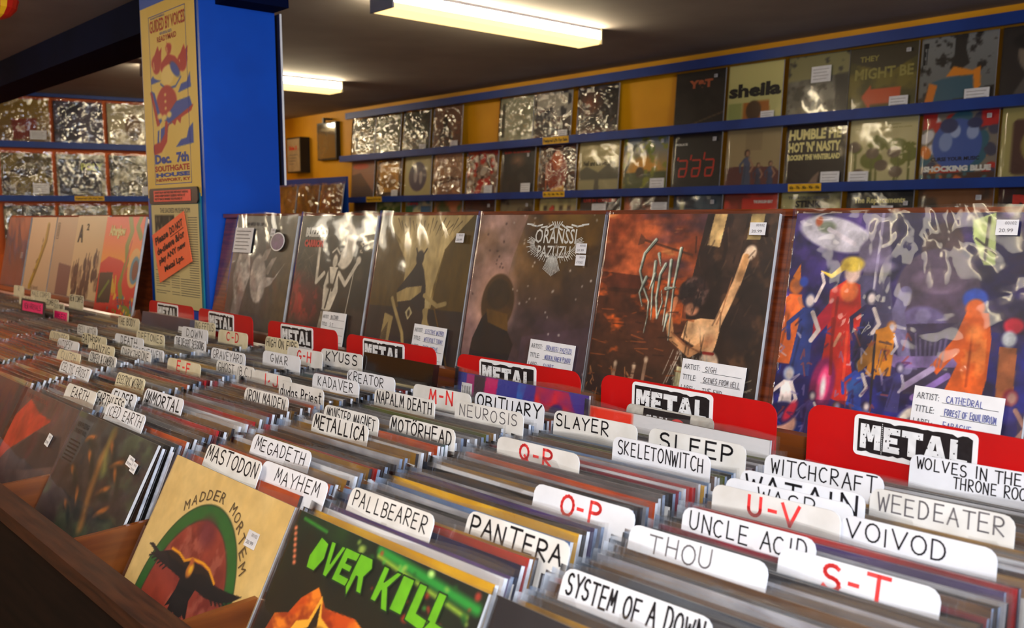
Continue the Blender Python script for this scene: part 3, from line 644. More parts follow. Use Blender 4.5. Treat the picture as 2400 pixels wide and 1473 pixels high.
for k, (x0, x1, c1, c2, lab) in enumerate(row3):
    cv = wv(c1, 40).cloud(c2, 3, .5, .2, k + 30)
    let = None; cards = [(.1, .27, .022, .02)] if k in (4, 5, 7, 8, 9, 13, 12) else []
    if k == 1: cv.ell(.35, .15, .1, .04, (70, 90, 40)).ell(.22, .2, .06, .04, (50, 70, 30))
    if k == 2:
        cv.poly([(0, .12), (.3, .12), (.3, .3), (0, .3)], (60, 110, 70)); cv.poly([(.6, .12), (.95, .12), (.95, .3), (.6, .3)], (40, 100, 140)); let = T(('HITS', 'red', -.13, .0, .282, .3, .06))
    if k == 6:
        for q in range(4): cv.poly([(.1 + q * .22, .16), (.2 + q * .22, .16), (.2 + q * .22, .26), (.1 + q * .22, .26)], (60, 50, 34))
        cv.poly([(.26, .22), (.36, .14), (.42, .22), (.3, .3)], (190, 60, 36))
    if k == 7: let = T(('LIVE IN CONCERT', 'red', -.13, .13, .28, .298, .06)); cards = [(.0, .25, .11, .04)]
    if k == 8: cards = [(.1, .25, .11, .045)]; 
    if k == 9: cv.ell(.18, .2, .05, .12, (170, 168, 130))
    if k == 10: cv.poly([(.35, .08), (1, .04), (1, 1), (.35, 1)], (196, 44, 30)); let = T(('THE ENGLISH BEAT', 'white', .02, .13, .26, .275, .05))
    if k == 11: let = T(('THE REPLACEMENTS', 'grey', -.12, .1, .275, .29, .02), ('STINK', 'black', -.08, .06, .235, .27, .05))
    if k == 12: let = T(('The Replacements', 'cream', -.12, .12, .245, .28, .03)); cv.poly([(0, .3), (.3, .27), (.6, .31), (1, .28), (1, 1), (0, 1)], (150, 140, 110)); cards = [(.02, .225, .1, .03), (.125, .25, .02, .018)]
    if k == 14: let = T(('ROLL', 'red', -.1, .14, .24, .28, .08)); cv.poly([(0, .27), (1, .24), (1, .3), (0, .32)], (150, 144, 130))
    album(cv, lab + ' showing above the wooden rack, lowest row', ((x0 + x1) / 2, 4.075, 1.103), 5, 0, group='albums on the yellow wall', sleeve=k + 100, letter=let, cards=cards)

# left partition wall: orange, three ledges
def onpart(o): o.matrix_world = PM @ o.matrix_world
for z0, z1, nm, lab in ((2.128, 2.172, 'trim_board', 'dark blue trim board above the records on the orange wall'), (1.782, 1.823, 'record_ledge', 'upper blue ledge on the orange wall'), (1.42, 1.458, 'record_ledge', 'lower blue ledge with a yellow tag on the orange wall')):
    tg = ((.0 + .02, .21, 1.423, 1.456, 'Featured LPs For Sale'),) if z0 == 1.42 else ()
    o = ledge(-3.4, .77, z0, z1, lab, tg, nm, y=-.05, ybk=.03); o.matrix_world = PM
lw = [
 (-.262, 1.80, (150, 110, 40), 'gold-glare album with a red block, left end of the upper row on the orange wall', lambda c: c.grad((170, 140, 60), (120, 90, 50)).poly([(.25, .45), (.75, .4), (.72, .85), (.28, .88)], (140, 52, 34)), None, ((.08, .07, .1, .06),)),  # gold film glare painted into the cover colours
 (.078, 1.80, (44, 40, 62), 'dark blue album in crinkled film, upper row on the orange wall', lambda c: c.cloud((84, 76, 100), 5, .5, .15, 4), None, ()),
 (.42, 1.80, (186, 174, 140), 'cream album with a brown skull-like shape, upper row on the orange wall', lambda c: c.ell(.55, .5, .18, .3, (120, 88, 60)).ell(.55, .72, .1, .12, (70, 50, 40)), None, ()),
 (-.262, 1.437, (90, 76, 30), 'gold-glare album with white card, left end of the lower row on the orange wall', lambda c: c.poly([(0, .35), (1, .35), (1, .85), (0, .85)], (50, 34, 26)).cloud((130, 110, 40), 5, .55, .1, 6), None, ((.08, .07, .1, .07),)),  # gold patches are film glare painted on the cover
 (.078, 1.437, (150, 140, 110), 'album with a dark square panel and lime lettering, lower row on the orange wall', lambda c: c.poly([(.04, .1), (.9, .1), (.92, .93), (.04, .95)], (28, 28, 46)).cloud((90, 84, 70), 4, .62, .1, 8), T(('POLY', 'lime', 0, .14, .2, .25, .03), ('TION', 'grey', -.12, -.02, .11, .135, .03)), ()),
 (.42, 1.437, (70, 66, 50), 'black and white marbled album, lower row on the orange wall', lambda c: c.cloud((150, 144, 120), 4, .5, .12, 9).cloud((24, 22, 20), 5, .56, .1, 12), None, ((.09, .06, .07, .06),)),
 (-.262, 1.08, (60, 56, 50), 'dark patterned album low on the orange wall, leftmost', lambda c: c.cloud((150, 140, 110), 5, .58, .1, 12), None, ()),
 (.078, 1.08, (150, 130, 110), 'pale pinkish album low on the orange wall behind the leaning covers', lambda c: c.cloud((110, 120, 110), 5, .55, .2, 17), None, ()),
 (.42, 1.08, (140, 120, 30), 'mustard yellow album low on the orange wall beside the column', lambda c: c.cloud((110, 96, 26), 4, .55, .2, 15), None, ()),
]
for k, (x, z, bg, lab, fn, let, cards) in enumerate(lw):
    r = album(fn(wv(bg)), lab, (0, 0, 0), 0, group='albums on the orange wall', sleeve=k + 1, letter=let, cards=cards)
    r.matrix_world = PM @ Matrix.Translation((x, -.006, z)) @ Matrix.Rotation(-math.radians(4), 4, 'X')

# small pictures and blue rack on the yellow wall beyond the column
def picture(name, x0, x1, z0, z1, label, face, th=.05, let=None, rx=0):
    r = empty(name, ((x0 + x1) / 2, 4.14, z0), (rx, 0, 0)); tag(r, label, 'picture')
    w = (x1 - x0) / 2; h = z1 - z0
    MB().box(-w, w, -th, 0, 0, h).build('frame', FRAME_BLK, r)
    MB().box(-w + .012, w - .012, -th - .002, -th, .012, h - .012).build('picture_face', face, r)
    if let: m2 = MB(); ms = let(m2, th); m2.build('lettering', ms, r)
    return r
picture('framed_certificate', -7.26, -7.03, 1.675, 1.972, 'small framed cream certificate on the yellow wall beyond the column', mat('certificate_paper', (176, 150, 112), .5, .3, 20), .09,
        lambda mb, th: (text(mb, 'Side 3', -.07, .06, .19, .225, 0, -th - .003, .05), [stroke(mb, [(-.07, .15 - .025 * k), (.07 - .02 * k, .15 - .025 * k)], .004, 1, -th - .003) for k in range(4)], [INKS['red'], PRINTGREY])[2])
picture('framed_picture', -6.84, -6.55, 1.765, 2.068, 'glass-fronted black picture frame hung near the corner, reflecting a lamp', GLASS, .04)
hk = MB().box(-6.70, -6.66, 4.08, 4.14, 2.085, 2.10).box(-6.69, -6.67, 4.06, 4.08, 2.06, 2.10).build('wall_hook', FRAME_BLK); tag(hk, 'small black hook above the glass-fronted frame', 'hook')
br = MB().box(-7.3, -5.942, 3.80, 3.815, 0, 1.60, 0).build('leaning_rack_board', BLUE, rot=(0, 0, 0)); tag(br, 'blue display board carrying three shiny records beyond the column', 'display board')
MB().box(-7.3, -5.942, 3.73, 3.80, 1.22, 1.235).build('shelf_lip', BLUE, br)
for k, (x, c1, lab) in enumerate(((-6.80, (120, 80, 60), 'leftmost shiny record on the blue board, partly behind the column'), (-6.46, (90, 50, 44), 'middle shiny record on the blue board beyond the column'), (-6.12, (110, 58, 46), 'red-brown shiny record at the right end of the blue board'))):
    album(wv(c1).cloud(tuple(int(v * .6) for v in c1), 3, .5, .2, k + 70), lab, (x, 3.742, 1.238), 9, 0, group='records on the blue board', sleeve=k)
# hanging paper lantern at the top left corner
mb = MB(); kk = 14
vs = []; fs = []
for j in range(kk + 1):
    t = PI * j / kk; rr = .055 * math.sin(t) * (1 + .04 * (j % 2)); z = .05 * math.cos(t)
    vs += [(rr * math.cos(2 * PI * i / 20), rr * math.sin(2 * PI * i / 20), z) for i in range(20)]
fs = [(j * 20 + i, (j + 1) * 20 + i, (j + 1) * 20 + (i + 1) % 20, j * 20 + (i + 1) % 20) for j in range(kk) for i in range(20)]
mb.add(vs, fs, 0); mb.m = [1 if (f[0] % 20) % 5 == 0 else 0 for f in fs]
ln = mb.build('paper_lantern', [mat('lantern_red', (190, 30, 20), .5, .3, 10), mat('lantern_yellow', (235, 180, 30), .5, .3, 10)], loc=(-2.755, .70, 1.875))
tag(ln, 'red and yellow paper lantern hanging at the top left corner', 'lantern')
MB().box(-.001, .001, -.001, .001, .049, .116).build('string', INK, ln)

# ------------------------------------------------------------------ the counter
PITCH = .33
DIV = [-.555 - PITCH * k for k in range(-1, 13)]           # divider boards
ct = empty('record_browser', (0, 0, 0)); tag(ct, 'long wooden record browser counter with divided bins and a backboard', 'counter')
XL, XR = DIV[-1] - .01, .12
def cpart(name, mb, m): return mb.build(name, m, ct)
cpart('front_panel', MB().box(XL, XR, .325, .345, 0, .897), WOOD_F)
cpart('front_rail', MB().box(XL, XR, .322, .355, .893, .913), WOOD_D)
cpart('lower_rail', MB().box(XL, XR, .312, .325, .60, .64), WOOD_D)
cpart('bin_floor', MB().box(XL, XR, .345, 1.03, .69, .708), WOOD)
for x in DIV:
    if x > XR: continue
    mb = MB().prism([(.355, .708), (1.0, .708), (1.0, .925), (.355, .905)], x - .004, x + .004)
    mb.v = [(y, x_, z) for (x_, y, z) in mb.v]
    cpart('bin_divider', mb, WOOD_S)
cpart('bin_back', MB().box(XL, XR, 1.03, 1.045, 0, 1.0), WOOD)
cpart('end_panel', MB().box(XL - .02, XL, .322, 1.19, 0, .99), WOOD_D)
cpart('end_panel', MB().box(XR, XR + .02, .322, 1.19, 0, .99), WOOD_D)
# ledge mouldings and tilted display board, split by the column
segs = ((XL, -2.87), (-2.45, XR))
TI = math.radians(11.5)
for a, b in segs:
    mb = MB()
    prof = [(1.045, .955), (1.045, .972), (1.038, .978), (1.038, .988), (1.052, .994), (1.058, 1.004), (1.066, 1.010), (1.070, 1.024), (1.082, 1.026), (1.086, 1.0), (1.125, .996), (1.125, .955)]
    n = len(prof); vs = [(a, y, z) for y, z in prof] + [(b, y, z) for y, z in prof]
    mb.add(vs, [tuple(range(n))[::-1], tuple(range(n, 2 * n))] + [(i, (i + 1) % n, (i + 1) % n + n, i + n) for i in range(n)])
    cpart('display_ledge', mb, WOOD)
    M4 = Matrix.Translation((0, 1.101, .99)) @ Matrix.Rotation(-TI, 4, 'X')
    cpart('display_board', MB().box(a, b, .008, .022, 0, .332, 0, M4), WOOD_R)
    cpart('board_rail', MB().box(a, b, 1.165, 1.195, 1.306, 1.3165), WOOD_R)
    cpart('rear_panel', MB().box(a, b, 1.18, 1.19, 0, 1.306), WOOD_F)

# ------------------------------------------------------------------ display records leaning on the backboard
SLD = [sleeve_mesh('plastic_sleeve', .326, .316, SLEEVE_C if i == 5 else SLEEVE, .0011, 26, 60 + i, gapf=.002, top=.004) for i in range(6)]
def info_card(parent, x, z, w, h, words, rot=0., y=-.0065, ink=None):
    root = link('info_card', MB().box(-w / 2, w / 2, 0, .0006, -h, 0).mesh('info_card', [STICKER_WHITE]), parent, (x, y, z), (0, rot, 0))
    mb = MB()
    rows = ('ARTIST:', 'TITLE:', 'LABEL:', 'YEAR:', 'PRICE:'); dz = h / 5.4
    for k, rr in enumerate(rows):
        zz = -dz * (k + .95); lw_ = len(rr) * w * .037
        text(mb, rr, -w * .46, -w * .46 + lw_, zz, zz + dz * .5, 0, -.0006, 0)
        stroke(mb, [(-w * .16, zz - dz * .06), (w * .45, zz - dz * .06)], .0006, 0, -.0005)
        if k < len(words): hand(mb, words[k], -w * .12, min(w * .44, -w * .12 + len(words[k]) * w * .045), zz + dz * .03, zz + dz * .5, .0009, 1, -.0007, .08)
    mb.build('lettering', [PRINTGREY, ink or INKBLUE], root)
def sticker(parent, x, z, w=.02, h=.016, rot=0., y=-.0068, words=('00102', '20.99')):
    mb = MB(); mb.box(-w / 2, w / 2, 0, .0005, -h / 2, h / 2, 0)
    text(mb, words[0], -w * .1, w * .42, h * .18, h * .38, 1, -.0005, .0); text(mb, words[1], -w * .35, w * .3, -h * .32, -h * .08, 1, -.0005, .0)
    return mb.build('price_sticker', [PAPER_TAG, INKGREY], parent, (x, y, z), (0, rot, 0))
def display(cv, label, x0, x1, letter=None, slv=0, ytop=1.158, ztop=1.31, tilt=11.5, wd=.315, group='records on the wooden display board', rz=0, warp=0, smat=None):
    t = math.radians(tilt); L = .313
    loc = ((x0 + x1) / 2, ytop - L * math.sin(t), ztop - L * math.cos(t))
    r = empty('record_album', loc, (-t, 0, rz)); tag(r, label, 'record album', group)
    link('jacket', MB().box(-wd / 2, wd / 2, .0006, .0075, 0, .313, 0, mis=(0, 0, 0, 0, 0, 1)).mesh('jacket', [BACKC, EDGE]), r)
    link('front_cover', cv.mesh('front_cover', wd, .313), r)
    if letter:
        mb = MB(); ms = letter(mb); mb.build('lettering', ms, r)
    if slv is not None: link('plastic_sleeve', SLD[slv], r)
    return r
DOWN = lambda d: .313 - d

# 1 grey album with a white animal shape, gold reflection painted at its right
cv = Cv(120, (58, 54, 58)).grad((50, 48, 56), (74, 64, 56)).grad((58, 54, 58), (92, 68, 24), .6, 1.0, .7, ang=PI / 2)
cv.poly([(.1, 1), (.12, .7), (.06, .5), (.12, .3), (.3, .28), (.36, .5), (.28, .72), (.22, 1)], (120, 112, 112))
cv.cloud((176, 170, 168), 9, .5, .15, 3, mask=cv.polym([(.1, .95), (.14, .7), (.06, .48), (.12, .33), (.3, .3), (.36, .5), (.26, .72), (.2, .95)]))
cv.ell(.5, .52, .13, .2, (150, 142, 140), -15).cloud((186, 178, 172), 12, .5, .15, 5, mask=cv.ellm(.5, .52, .13, .2, -15))
cv.poly([(.52, .62), (.72, .56), (.92, .36), (.76, .5), (.6, .5)], (176, 168, 166)); cv.poly([(.48, .4), (.56, .28), (.66, .26), (.6, .36)], (150, 140, 136)); cv.poly([(.58, .47), (.68, .35), (.76, .33), (.66, .48)], (140, 130, 126))
cv.tex(.35, 16, 3)
r1 = display(cv, 'grey album with a pale horned animal, white tag and purple oval sticker', -2.345, -2.027,
   lambda mb: (text(mb, 'BONEHAWK', -.13, .02, .287, .297, 0, -.0008, .02), [PRINTGREY])[1], 0)
price_card(r1, -.10, .248, .1, .066, 0, -.006, 6); sticker(r1, .055, .27, .022, .02)
mb = MB(); mb.prism([(.036 * math.cos(a * PI / 12) * .96, .022 * 0 + .036 * .62 * math.sin(a * PI / 12)) for a in range(24)], -.0002, .0004, 0); mb.prism([(.033 * .93 * math.cos(a * PI / 12), .033 * .6 * math.sin(a * PI / 12)) for a in range(24)], -.0008, -.0003, 1)
mb.v = [(x, y, z * 1.05) for x, y, z in mb.v]
mb.build('oval_sticker', [STICKER_WHITE, mat('purple_print', (92, 40, 110), .4, .4, 60, (60, 24, 80))], r1, (.085, -.0065, .247))
# 2 black album with a white robed figure and moon, olive reflection painted up top
cv = Cv(150, (52, 42, 30)).grad((62, 56, 34), (44, 32, 34)).cloud((34, 28, 24), 7, .5, .2, 21)
cv.ell(.1, .63, .27, .14, (120, 26, 24), 10, soft=.2, k=.9).cloud((160, 40, 36), 14, .55, .1, 8, mask=cv.ellm(.1, .63, .27, .14, 10, .15))
for q in range(26):
    a = random.uniform(.02, .45); b = random.uniform(.25, .6); cv.line([(a, b), (a + random.uniform(-.12, .12), b + random.uniform(.03, .12))], .005, (110, 100, 84), .6)
W2 = (214, 206, 190)
cv.ell(.66, .22, .13, .17, W2).ell(.56, .18, .1, .1, (40, 32, 26), 20).cloud((50, 42, 30), 9, .6, .08, 2, mask=cv.ellm(.6, .2, .16, .12))
cv.ell(.545, .3, .065, .07, (40, 30, 28)); cv.ell(.55, .335, .032, .05, W2); cv.line([(.5, .27), (.55, .24), (.6, .28)], .015, W2)
cv.line([(.31, .2), (.33, .5), (.42, .43)], .035, W2, taper=False); cv.line([(.62, .42), (.72, .5), (.84, .34)], .035, W2); cv.ell(.85, .32, .03, .03, W2)
cv.poly([(.48, .38), (.6, .38), (.64, .55), (.58, .68), (.62, 1), (.4, 1), (.46, .68), (.44, .52)], W2)
for q in range(14): cv.line([(.44 + q * .012, .7), (.40 + q * .017, 1)], .006, (48, 38, 30))
cv.line([(.48, .39), (.53, .55), (.5, .68)], .02, (52, 42, 34)); cv.line([(.6, .4), (.56, .55)], .02, (52, 42, 34)); cv.ell(.53, .52, .05, .02, (60, 50, 40)); cv.line([(.42, .69), (.54, .72), (.62, .66)], .01, (40, 30, 24))
cv.line([(.81, .4), (.77, .75), (.72, .92)], .008, W2); cv.cloud((190, 180, 160), 30, .62, .05, 11, mask=cv.polym([(.84, .18), (.95, .18), (.95, .27), (.84, .27)]))
for q in range(12): cv.line([(.03 + q * .02, .75 + .01 * (q % 3)), (.02 + q * .022, .98)], .004, (130, 120, 108), .7)
cv.tex(.25, 18, 4)
r2 = display(cv, 'black album with a white-inked robed figure before a moon, red and white logo', -2.007, -1.69,
   lambda mb: (text(mb, 'BUZZARD', -.13, -.03, .262, .285, 0, -.0008, .07), text(mb, 'CARRION', -.13, -.045, .238, .256, 1, -.0008, .07), [INKS['white'], INKS['red']])[2], 1)
info_card(r2, .055, DOWN(.221), .098, .09, ['BUZZARD', 'S/T', '', ''], 0, ink=INKGREY)
# 3 black album with a pale flared trunk, gold sleeve reflection painted into it
cv = Cv(160, (46, 38, 34)).grad((70, 56, 16), (52, 42, 36), .1, .75)
cv.poly([(.0, .62), (1, .6), (1, .1), (.0, .1)], (92, 66, 10), .7).poly([(.0, .62), (1, .6), (1, 1), (0, 1)], (44, 34, 34), .9)
P3 = (160, 138, 88)
cv.poly([(.12, .0), (.98, 0), (.86, .1), (.74, .22), (.68, .45), (.66, .62), (.66, 1), (.48, 1), (.36, .62), (.36, .35), (.3, .2), (.16, .1)], P3)
cv.cloud((190, 168, 116), 5, .5, .3, 31, mask=cv.polym([(.14, .0), (.96, 0), (.74, .22), (.68, .6), (.4, .6), (.34, .3), (.16, .1)]))
for q in range(17):
    a = .2 + q * .042; cv.line([(a, .02 + .02 * (q % 3)), (a + (.5 - a) * .2, .1 + .03 * (q % 2))], .007, (54, 42, 26), taper=True)
K3 = (40, 30, 30)
cv.ell(.5, .28, .04, .05, K3); cv.line([(.47, .26), (.45, .22)], .012, K3); cv.line([(.53, .26), (.56, .22)], .012, K3)
cv.poly([(.44, .36), (.5, .28), (.56, .36), (.6, .46), (.62, .6), (.6, .9), (.42, .9), (.34, .62), (.3, .5)], K3)
cv.poly([(.3, .52), (.4, .48), (.56, .46), (.56, .5), (.46, .56), (.32, .58)], P3)
cv.line([(.26, .56), (.3, .62), (.42, .78), (.44, .84)], .03, P3); cv.line([(.6, .52), (.74, .58), (.82, .56)], .03, P3); cv.line([(.62, .62), (.66, .7), (.72, .76)], .035, P3)
cv.poly([(.2, .66), (.3, .68), (.27, .95), (.1, 1), (.02, 1), (.18, .9)], P3)
for q in range(12): cv.line([(.25, .72 + q * .01), (.05 + q * .012, 1)], .005, (70, 56, 40))
cv.poly([(.42, .64), (.46, .6), (.5, .64), (.46, .69)], (190, 176, 130)); cv.ell(.46, .645, .014, .022, K3)
cv.line([(.72, .6), (.92, .95)], .012, (120, 84, 20), .8)
cv.tex(.22, 8, 5, 3, 1)
r3 = display(cv, 'black album with painted gold sheen, a pale flared tree-like shape, right of the moon album', -1.675, -1.359, None, 2)
info_card(r3, .074, DOWN(.222), .104, .088, ['ELECTRIC WIZARD', 'WITCHCULT TODAY', 'RISE ABOVE', ''], .02); sticker(r3, .125, DOWN(.046), .024, .018)
# 4 pink and brown nebula album with a cloaked silhouette, gold reflection painted over its upper half
cv = Cv(170, (74, 56, 46)).grad((96, 72, 28), (74, 54, 62), .15, .62)
cv.cloud((118, 78, 30), 4, .5, .3, 41, .6, mask=np.clip(1.3 - 2.2 * cv.Y, 0, 1) * (cv.X > .3)); cv.cloud((52, 40, 38), 5, .55, .2, 44, .6)
cv.poly([(0, 0), (.42, 0), (.34, .25), (.3, .45), (.33, .7), (.5, 1), (0, 1)], (150, 112, 108), .55); cv.cloud((186, 150, 142), 4, .52, .25, 43, .8, mask=np.clip(1.2 - 3 * np.abs(cv.X - .1 - .1 * cv.Y), 0, 1))
cv.poly([(.5, .7), (1, .6), (1, 1), (.5, 1)], (84, 62, 78), .5)
cv.ell(.22, .5, .17, .2, (170, 128, 108), soft=.1, k=.8).ell(.26, .52, .14, .17, (70, 48, 26)).poly([(.14, .62), (.2, .56), (.36, .66), (.44, .75), (.4, .9), (.36, 1), (.06, 1), (.08, .75)], (30, 24, 26)).ell(.26, .47, .1, .09, (52, 38, 24)).poly([(.17, .56), (.36, .58), (.38, .68), (.2, .64)], (96, 66, 24)).poly([(.14, 1), (.16, .86), (.19, 1)], (150, 112, 120))
cv.spots(46, .002, .005, [(220, 210, 200)], 5, (.3, 1, .0, 1)).spots(16, .003, .006, [(60, 40, 40)], 6, (0, .3, 0, .6))
def logo4(mb):
    text(mb, 'ORANSSI', .0, .1, .262, .288, 0, -.0008, .01); text(mb, 'PAZUZU', .01, .09, .237, .258, 0, -.0008, .01)
    r = random.Random(3)
    for q in range(46):
        a = PI * (.9 + 1.2 * q / 45); x, z = .05 + .05 * math.cos(a), .262 + .018 * math.sin(a)
        l = r.uniform(.012, .026); stroke(mb, [(x, z), (x + l * math.cos(a) * .9, z + l * (math.sin(a) * .8 + .1))], .0011, 0, -.0008)
    for q in range(16): x = .03 + .0027 * q; stroke(mb, [(.05 + (x - .05) * .4, .24), (x, .205 + .012 * abs(q - 8) / 8)], .0011, 0, -.0008)
    for sx in (-1, 1):
        for q in range(6): stroke(mb, [(.05 + sx * .012 * q, .292 + .003 * (q % 2)), (.05 + sx * (.012 * q + .014), .286 + .002 * q)], .003, 0, -.0008)
    for k in range(5): stroke(mb, [(.05 - .004 + k * .002, .29), (.05 + (k - 2) * .006, .3)], .002, 0, -.0008)
    return [INKS['white']]
cv.tex(.3, 10, 6)
r4 = display(cv, 'brown and mauve album with a dark cloaked silhouette and a spiky white logo', -1.348, -1.032, logo4, 3)
info_card(r4, .085, DOWN(.221), .108, .085, ['ORANSSI PAZUZU', 'MUUKALAINEN PUHUU', 'SVART', ''], .02); sticker(r4, .120, DOWN(.059), .024, .017); sticker(r4, .122, DOWN(.079), .022, .018, words=('SIGN', 'AT THE BACK'))
# 5 orange and black painted album
cv = Cv(230, (110, 48, 22)).grad((150, 66, 34), (60, 36, 26), .0, .8)
cv.cloud((196, 96, 52), 5, .52, .15, 51, .9, sx=.7, sy=1.6, mask=np.clip(1.5 - 2.6 * cv.Y, 0, 1) * np.clip(2.2 - 2.6 * cv.X, 0, 1)); cv.cloud((70, 44, 60), 4, .6, .15, 52, .8, sx=.6, sy=2, mask=(cv.Y < .35) * 1.)
cv.cloud((224, 150, 84), 7, .68, .1, 57, .8, sx=.6, sy=2, mask=(cv.Y < .3) * 1.)
cv.poly([(0, .3), (.55, .33), (.55, .42), (0, .4)], (60, 26, 18), .7); cv.cloud((60, 32, 20), 8, .5, .2, 53, .7, sx=.6, sy=1.6, mask=(cv.Y > .38) * 1.); cv.cloud((214, 92, 30), 9, .66, .12, 54, .8, sx=.8, sy=1.6, mask=((cv.Y > .3) & (cv.Y < .75) & (cv.X < .55)) * 1.)
cv.poly([(.62, 0), (1, 0), (1, 1), (.5, 1), (.52, .8), (.6, .6), (.56, .45), (.58, .3)], (34, 24, 22), .92); cv.poly([(0, .82), (.6, .86), (1, .8), (1, 1), (0, 1)], (44, 28, 24), .8)
cv.cloud((92, 60, 40), 10, .62, .12, 55, .7, mask=((cv.X > .55)) * 1.)
cv.poly([(.66, 0), (.73, 0), (.71, .16), (.64, .15)], (214, 176, 116)); cv.poly([(.86, 0), (.93, 0), (.92, .12), (.85, .12)], (176, 150, 96)); cv.poly([(.77, 0), (.84, 0), (.82, .3), (.74, .3)], (60, 40, 32))
SK = (222, 170, 120)
cv.line([(.86, .2), (.83, .32), (.78, .45), (.74, .55)], .045, SK); cv.ell(.88, .18, .03, .035, (230, 200, 170), 20); cv.line([(.86, .2), (.84, .3)], .03, (206, 150, 96))
cv.poly([(.58, .52), (.66, .5), (.78, .5), (.76, .62), (.74, .68), (.66, .64), (.56, .6)], SK); cv.line([(.47, .5), (.5, .6), (.62, .67), (.7, .62)], .04, (206, 146, 96)); cv.line([(.5, .42), (.47, .52)], .03, (196, 120, 80)); cv.ell(.735, .70, .05, .05, (224, 190, 160)); cv.line([(.7, .66), (.75, .66)], .015, (150, 30, 26))
cv.ell(.6, .38, .085, .075, (60, 38, 36)); cv.ell(.6, .46, .04, .03, (196, 130, 96)); cv.cloud((140, 104, 92), 26, .6, .08, 56, .7, mask=cv.ellm(.6, .38, .08, .07))
for q in range(34): a = random.uniform(.52, .74); cv.line([(a, random.uniform(.66, .74)), (a + random.uniform(-.1, .1), random.uniform(.76, .86))], .004, (186, 176, 160), .8)
cv.poly([(.56, .74), (.66, .74), (.7, .84), (.66, .97), (.52, .98), (.55, .86)], (206, 200, 160))
for q in range(12): cv.line([(.55 + q * .011, .76), (.54 + q * .013, .97)], .004, (150, 146, 110), .7)
for q in range(30): a = random.uniform(.82, .98); b = random.uniform(.74, .9); cv.line([(a, b), (a - .08, b + random.uniform(-.02, .05))], .004, (170, 158, 130), .8)
for q in range(22): a = random.uniform(.0, .5); b = random.uniform(.84, .99); cv.line([(a, b), (a + random.uniform(-.03, .05), b + random.uniform(-.07, .05)), (a + random.uniform(-.03, .07), b + .03)], .006, (190, 124, 74), .8)
for x_, h_ in ((.17, .12), (.29, .12), (.36, .16)): cv.line([(x_, .9), (x_ + .01, .9 - h_)], .02, (150, 116, 92), .9); cv.ell(x_ + .01, .9 - h_ - .012, .012, .014, (206, 176, 146))
cv.line([(.25, .13), (.38, .16), (.56, .2)], .012, (92, 50, 34)); cv.poly([(.23, .1), (.26, .12), (.26, .15), (.22, .16)], (120, 66, 44))
SG = (96, 110, 100)
for pts in ([(.33, .13), (.27, .2), (.255, .29), (.29, .37), (.335, .44), (.34, .52), (.33, .6)], [(.30, .32), (.27, .4), (.3, .47)], [(.345, .24), (.35, .4), (.365, .53)], [(.35, .3), (.33, .38)], [(.41, .25), (.385, .3), (.38, .42), (.40, .52), (.42, .44), (.405, .38)], [(.44, .23), (.445, .4), (.44, .55)], [(.49, .17), (.475, .35), (.485, .62)], [(.43, .37), (.49, .36)], [(.36, .2), (.38, .26)], [(.46, .5), (.45, .58)]):
    cv.line([(a + .004, b + .002) for a, b in pts], .021, (40, 34, 28), taper=True); cv.line(pts, .016, (206, 214, 196), taper=True); cv.line([(a + .004, b) for a, b in pts], .005, SG, taper=True)
for q in range(60):
    a, b = random.uniform(.0, .55), random.uniform(.45, .98); cv.line([(a, b), (a + random.uniform(.02, .1), b + random.uniform(-.01, .02))], .006, random.choice([(60, 30, 18), (160, 80, 36), (40, 22, 16)]), .7)
for q in range(50):
    a, b = random.uniform(.56, 1), random.uniform(.05, .98); cv.line([(a, b), (a + random.uniform(-.03, .03), b + random.uniform(.02, .1))], .008, random.choice([(20, 14, 14), (74, 50, 38), (96, 70, 52)]), .55)
cv.line([(.5, .58), (.58, .63), (.68, .66)], .008, (140, 84, 54), .8).line([(.80, .3), (.77, .46), (.75, .52)], .007, (150, 96, 60), .8).ell(.68, .56, .05, .03, (236, 192, 146), soft=.03, k=.7).ell(.72, .6, .03, .03, (150, 96, 66), soft=.03, k=.6)
cv.cloud((30, 24, 26), 13, .55, .1, 58, .8, mask=cv.ellm(.6, .38, .09, .08)).tex(.42, 18, 7)
r5 = display(cv, 'fiery orange and black painted album with a pale leaning figure', -1.02, -.712, None, 4)
info_card(r5, .088, DOWN(.219), .11, .085, ['SIGH', 'SCENES FROM HELL', 'THE END', ''], .02, ink=INKGREY); sticker(r5, .130, DOWN(.023), .026, .018)
# 6 blue and violet painted album with red and orange robed figures
cv = Cv(260, (34, 26, 78)).grad((60, 40, 110), (24, 22, 84), .0, .8)
cv.cloud((96, 60, 140), 5, .55, .15, 61, .8, mask=(cv.X < .3) * 1.); cv.cloud((66, 54, 70), 5, .5, .25, 62, .8, mask=(cv.X > .35) * 1.); cv.cloud((16, 16, 56), 6, .56, .12, 63, .8); cv.cloud((30, 34, 120), 6, .62, .12, 64, .9, mask=(cv.Y > .45) * 1.)
cv.poly([(.0, .9), (1, .88), (1, 1), (0, 1)], (20, 40, 110), .9)
cv.ell(.19, .09, .17, .07, (190, 184, 196), 14); cv.ell(.15, .06, .04, .025, (120, 128, 110)); cv.line([(.16, .07), (.28, .13)], .02, (206, 196, 206)); cv.ell(.11, .035, .016, .02, (190, 90, 50))
cv.poly([(.34, 0), (.42, 0), (.42, .5), (.38, .56), (.33, .5)], (84, 74, 100)); cv.ell(.375, .17, .07, .07, (98, 86, 116)); cv.ell(.37, .22, .1, .028, (110, 98, 130)); cv.poly([(.3, .26), (.45, .26), (.5, .5), (.46, .6), (.36, .6)], (72, 66, 104)); cv.line([(.39, .0), (.39, .5)], .012, (150, 140, 170), .6)
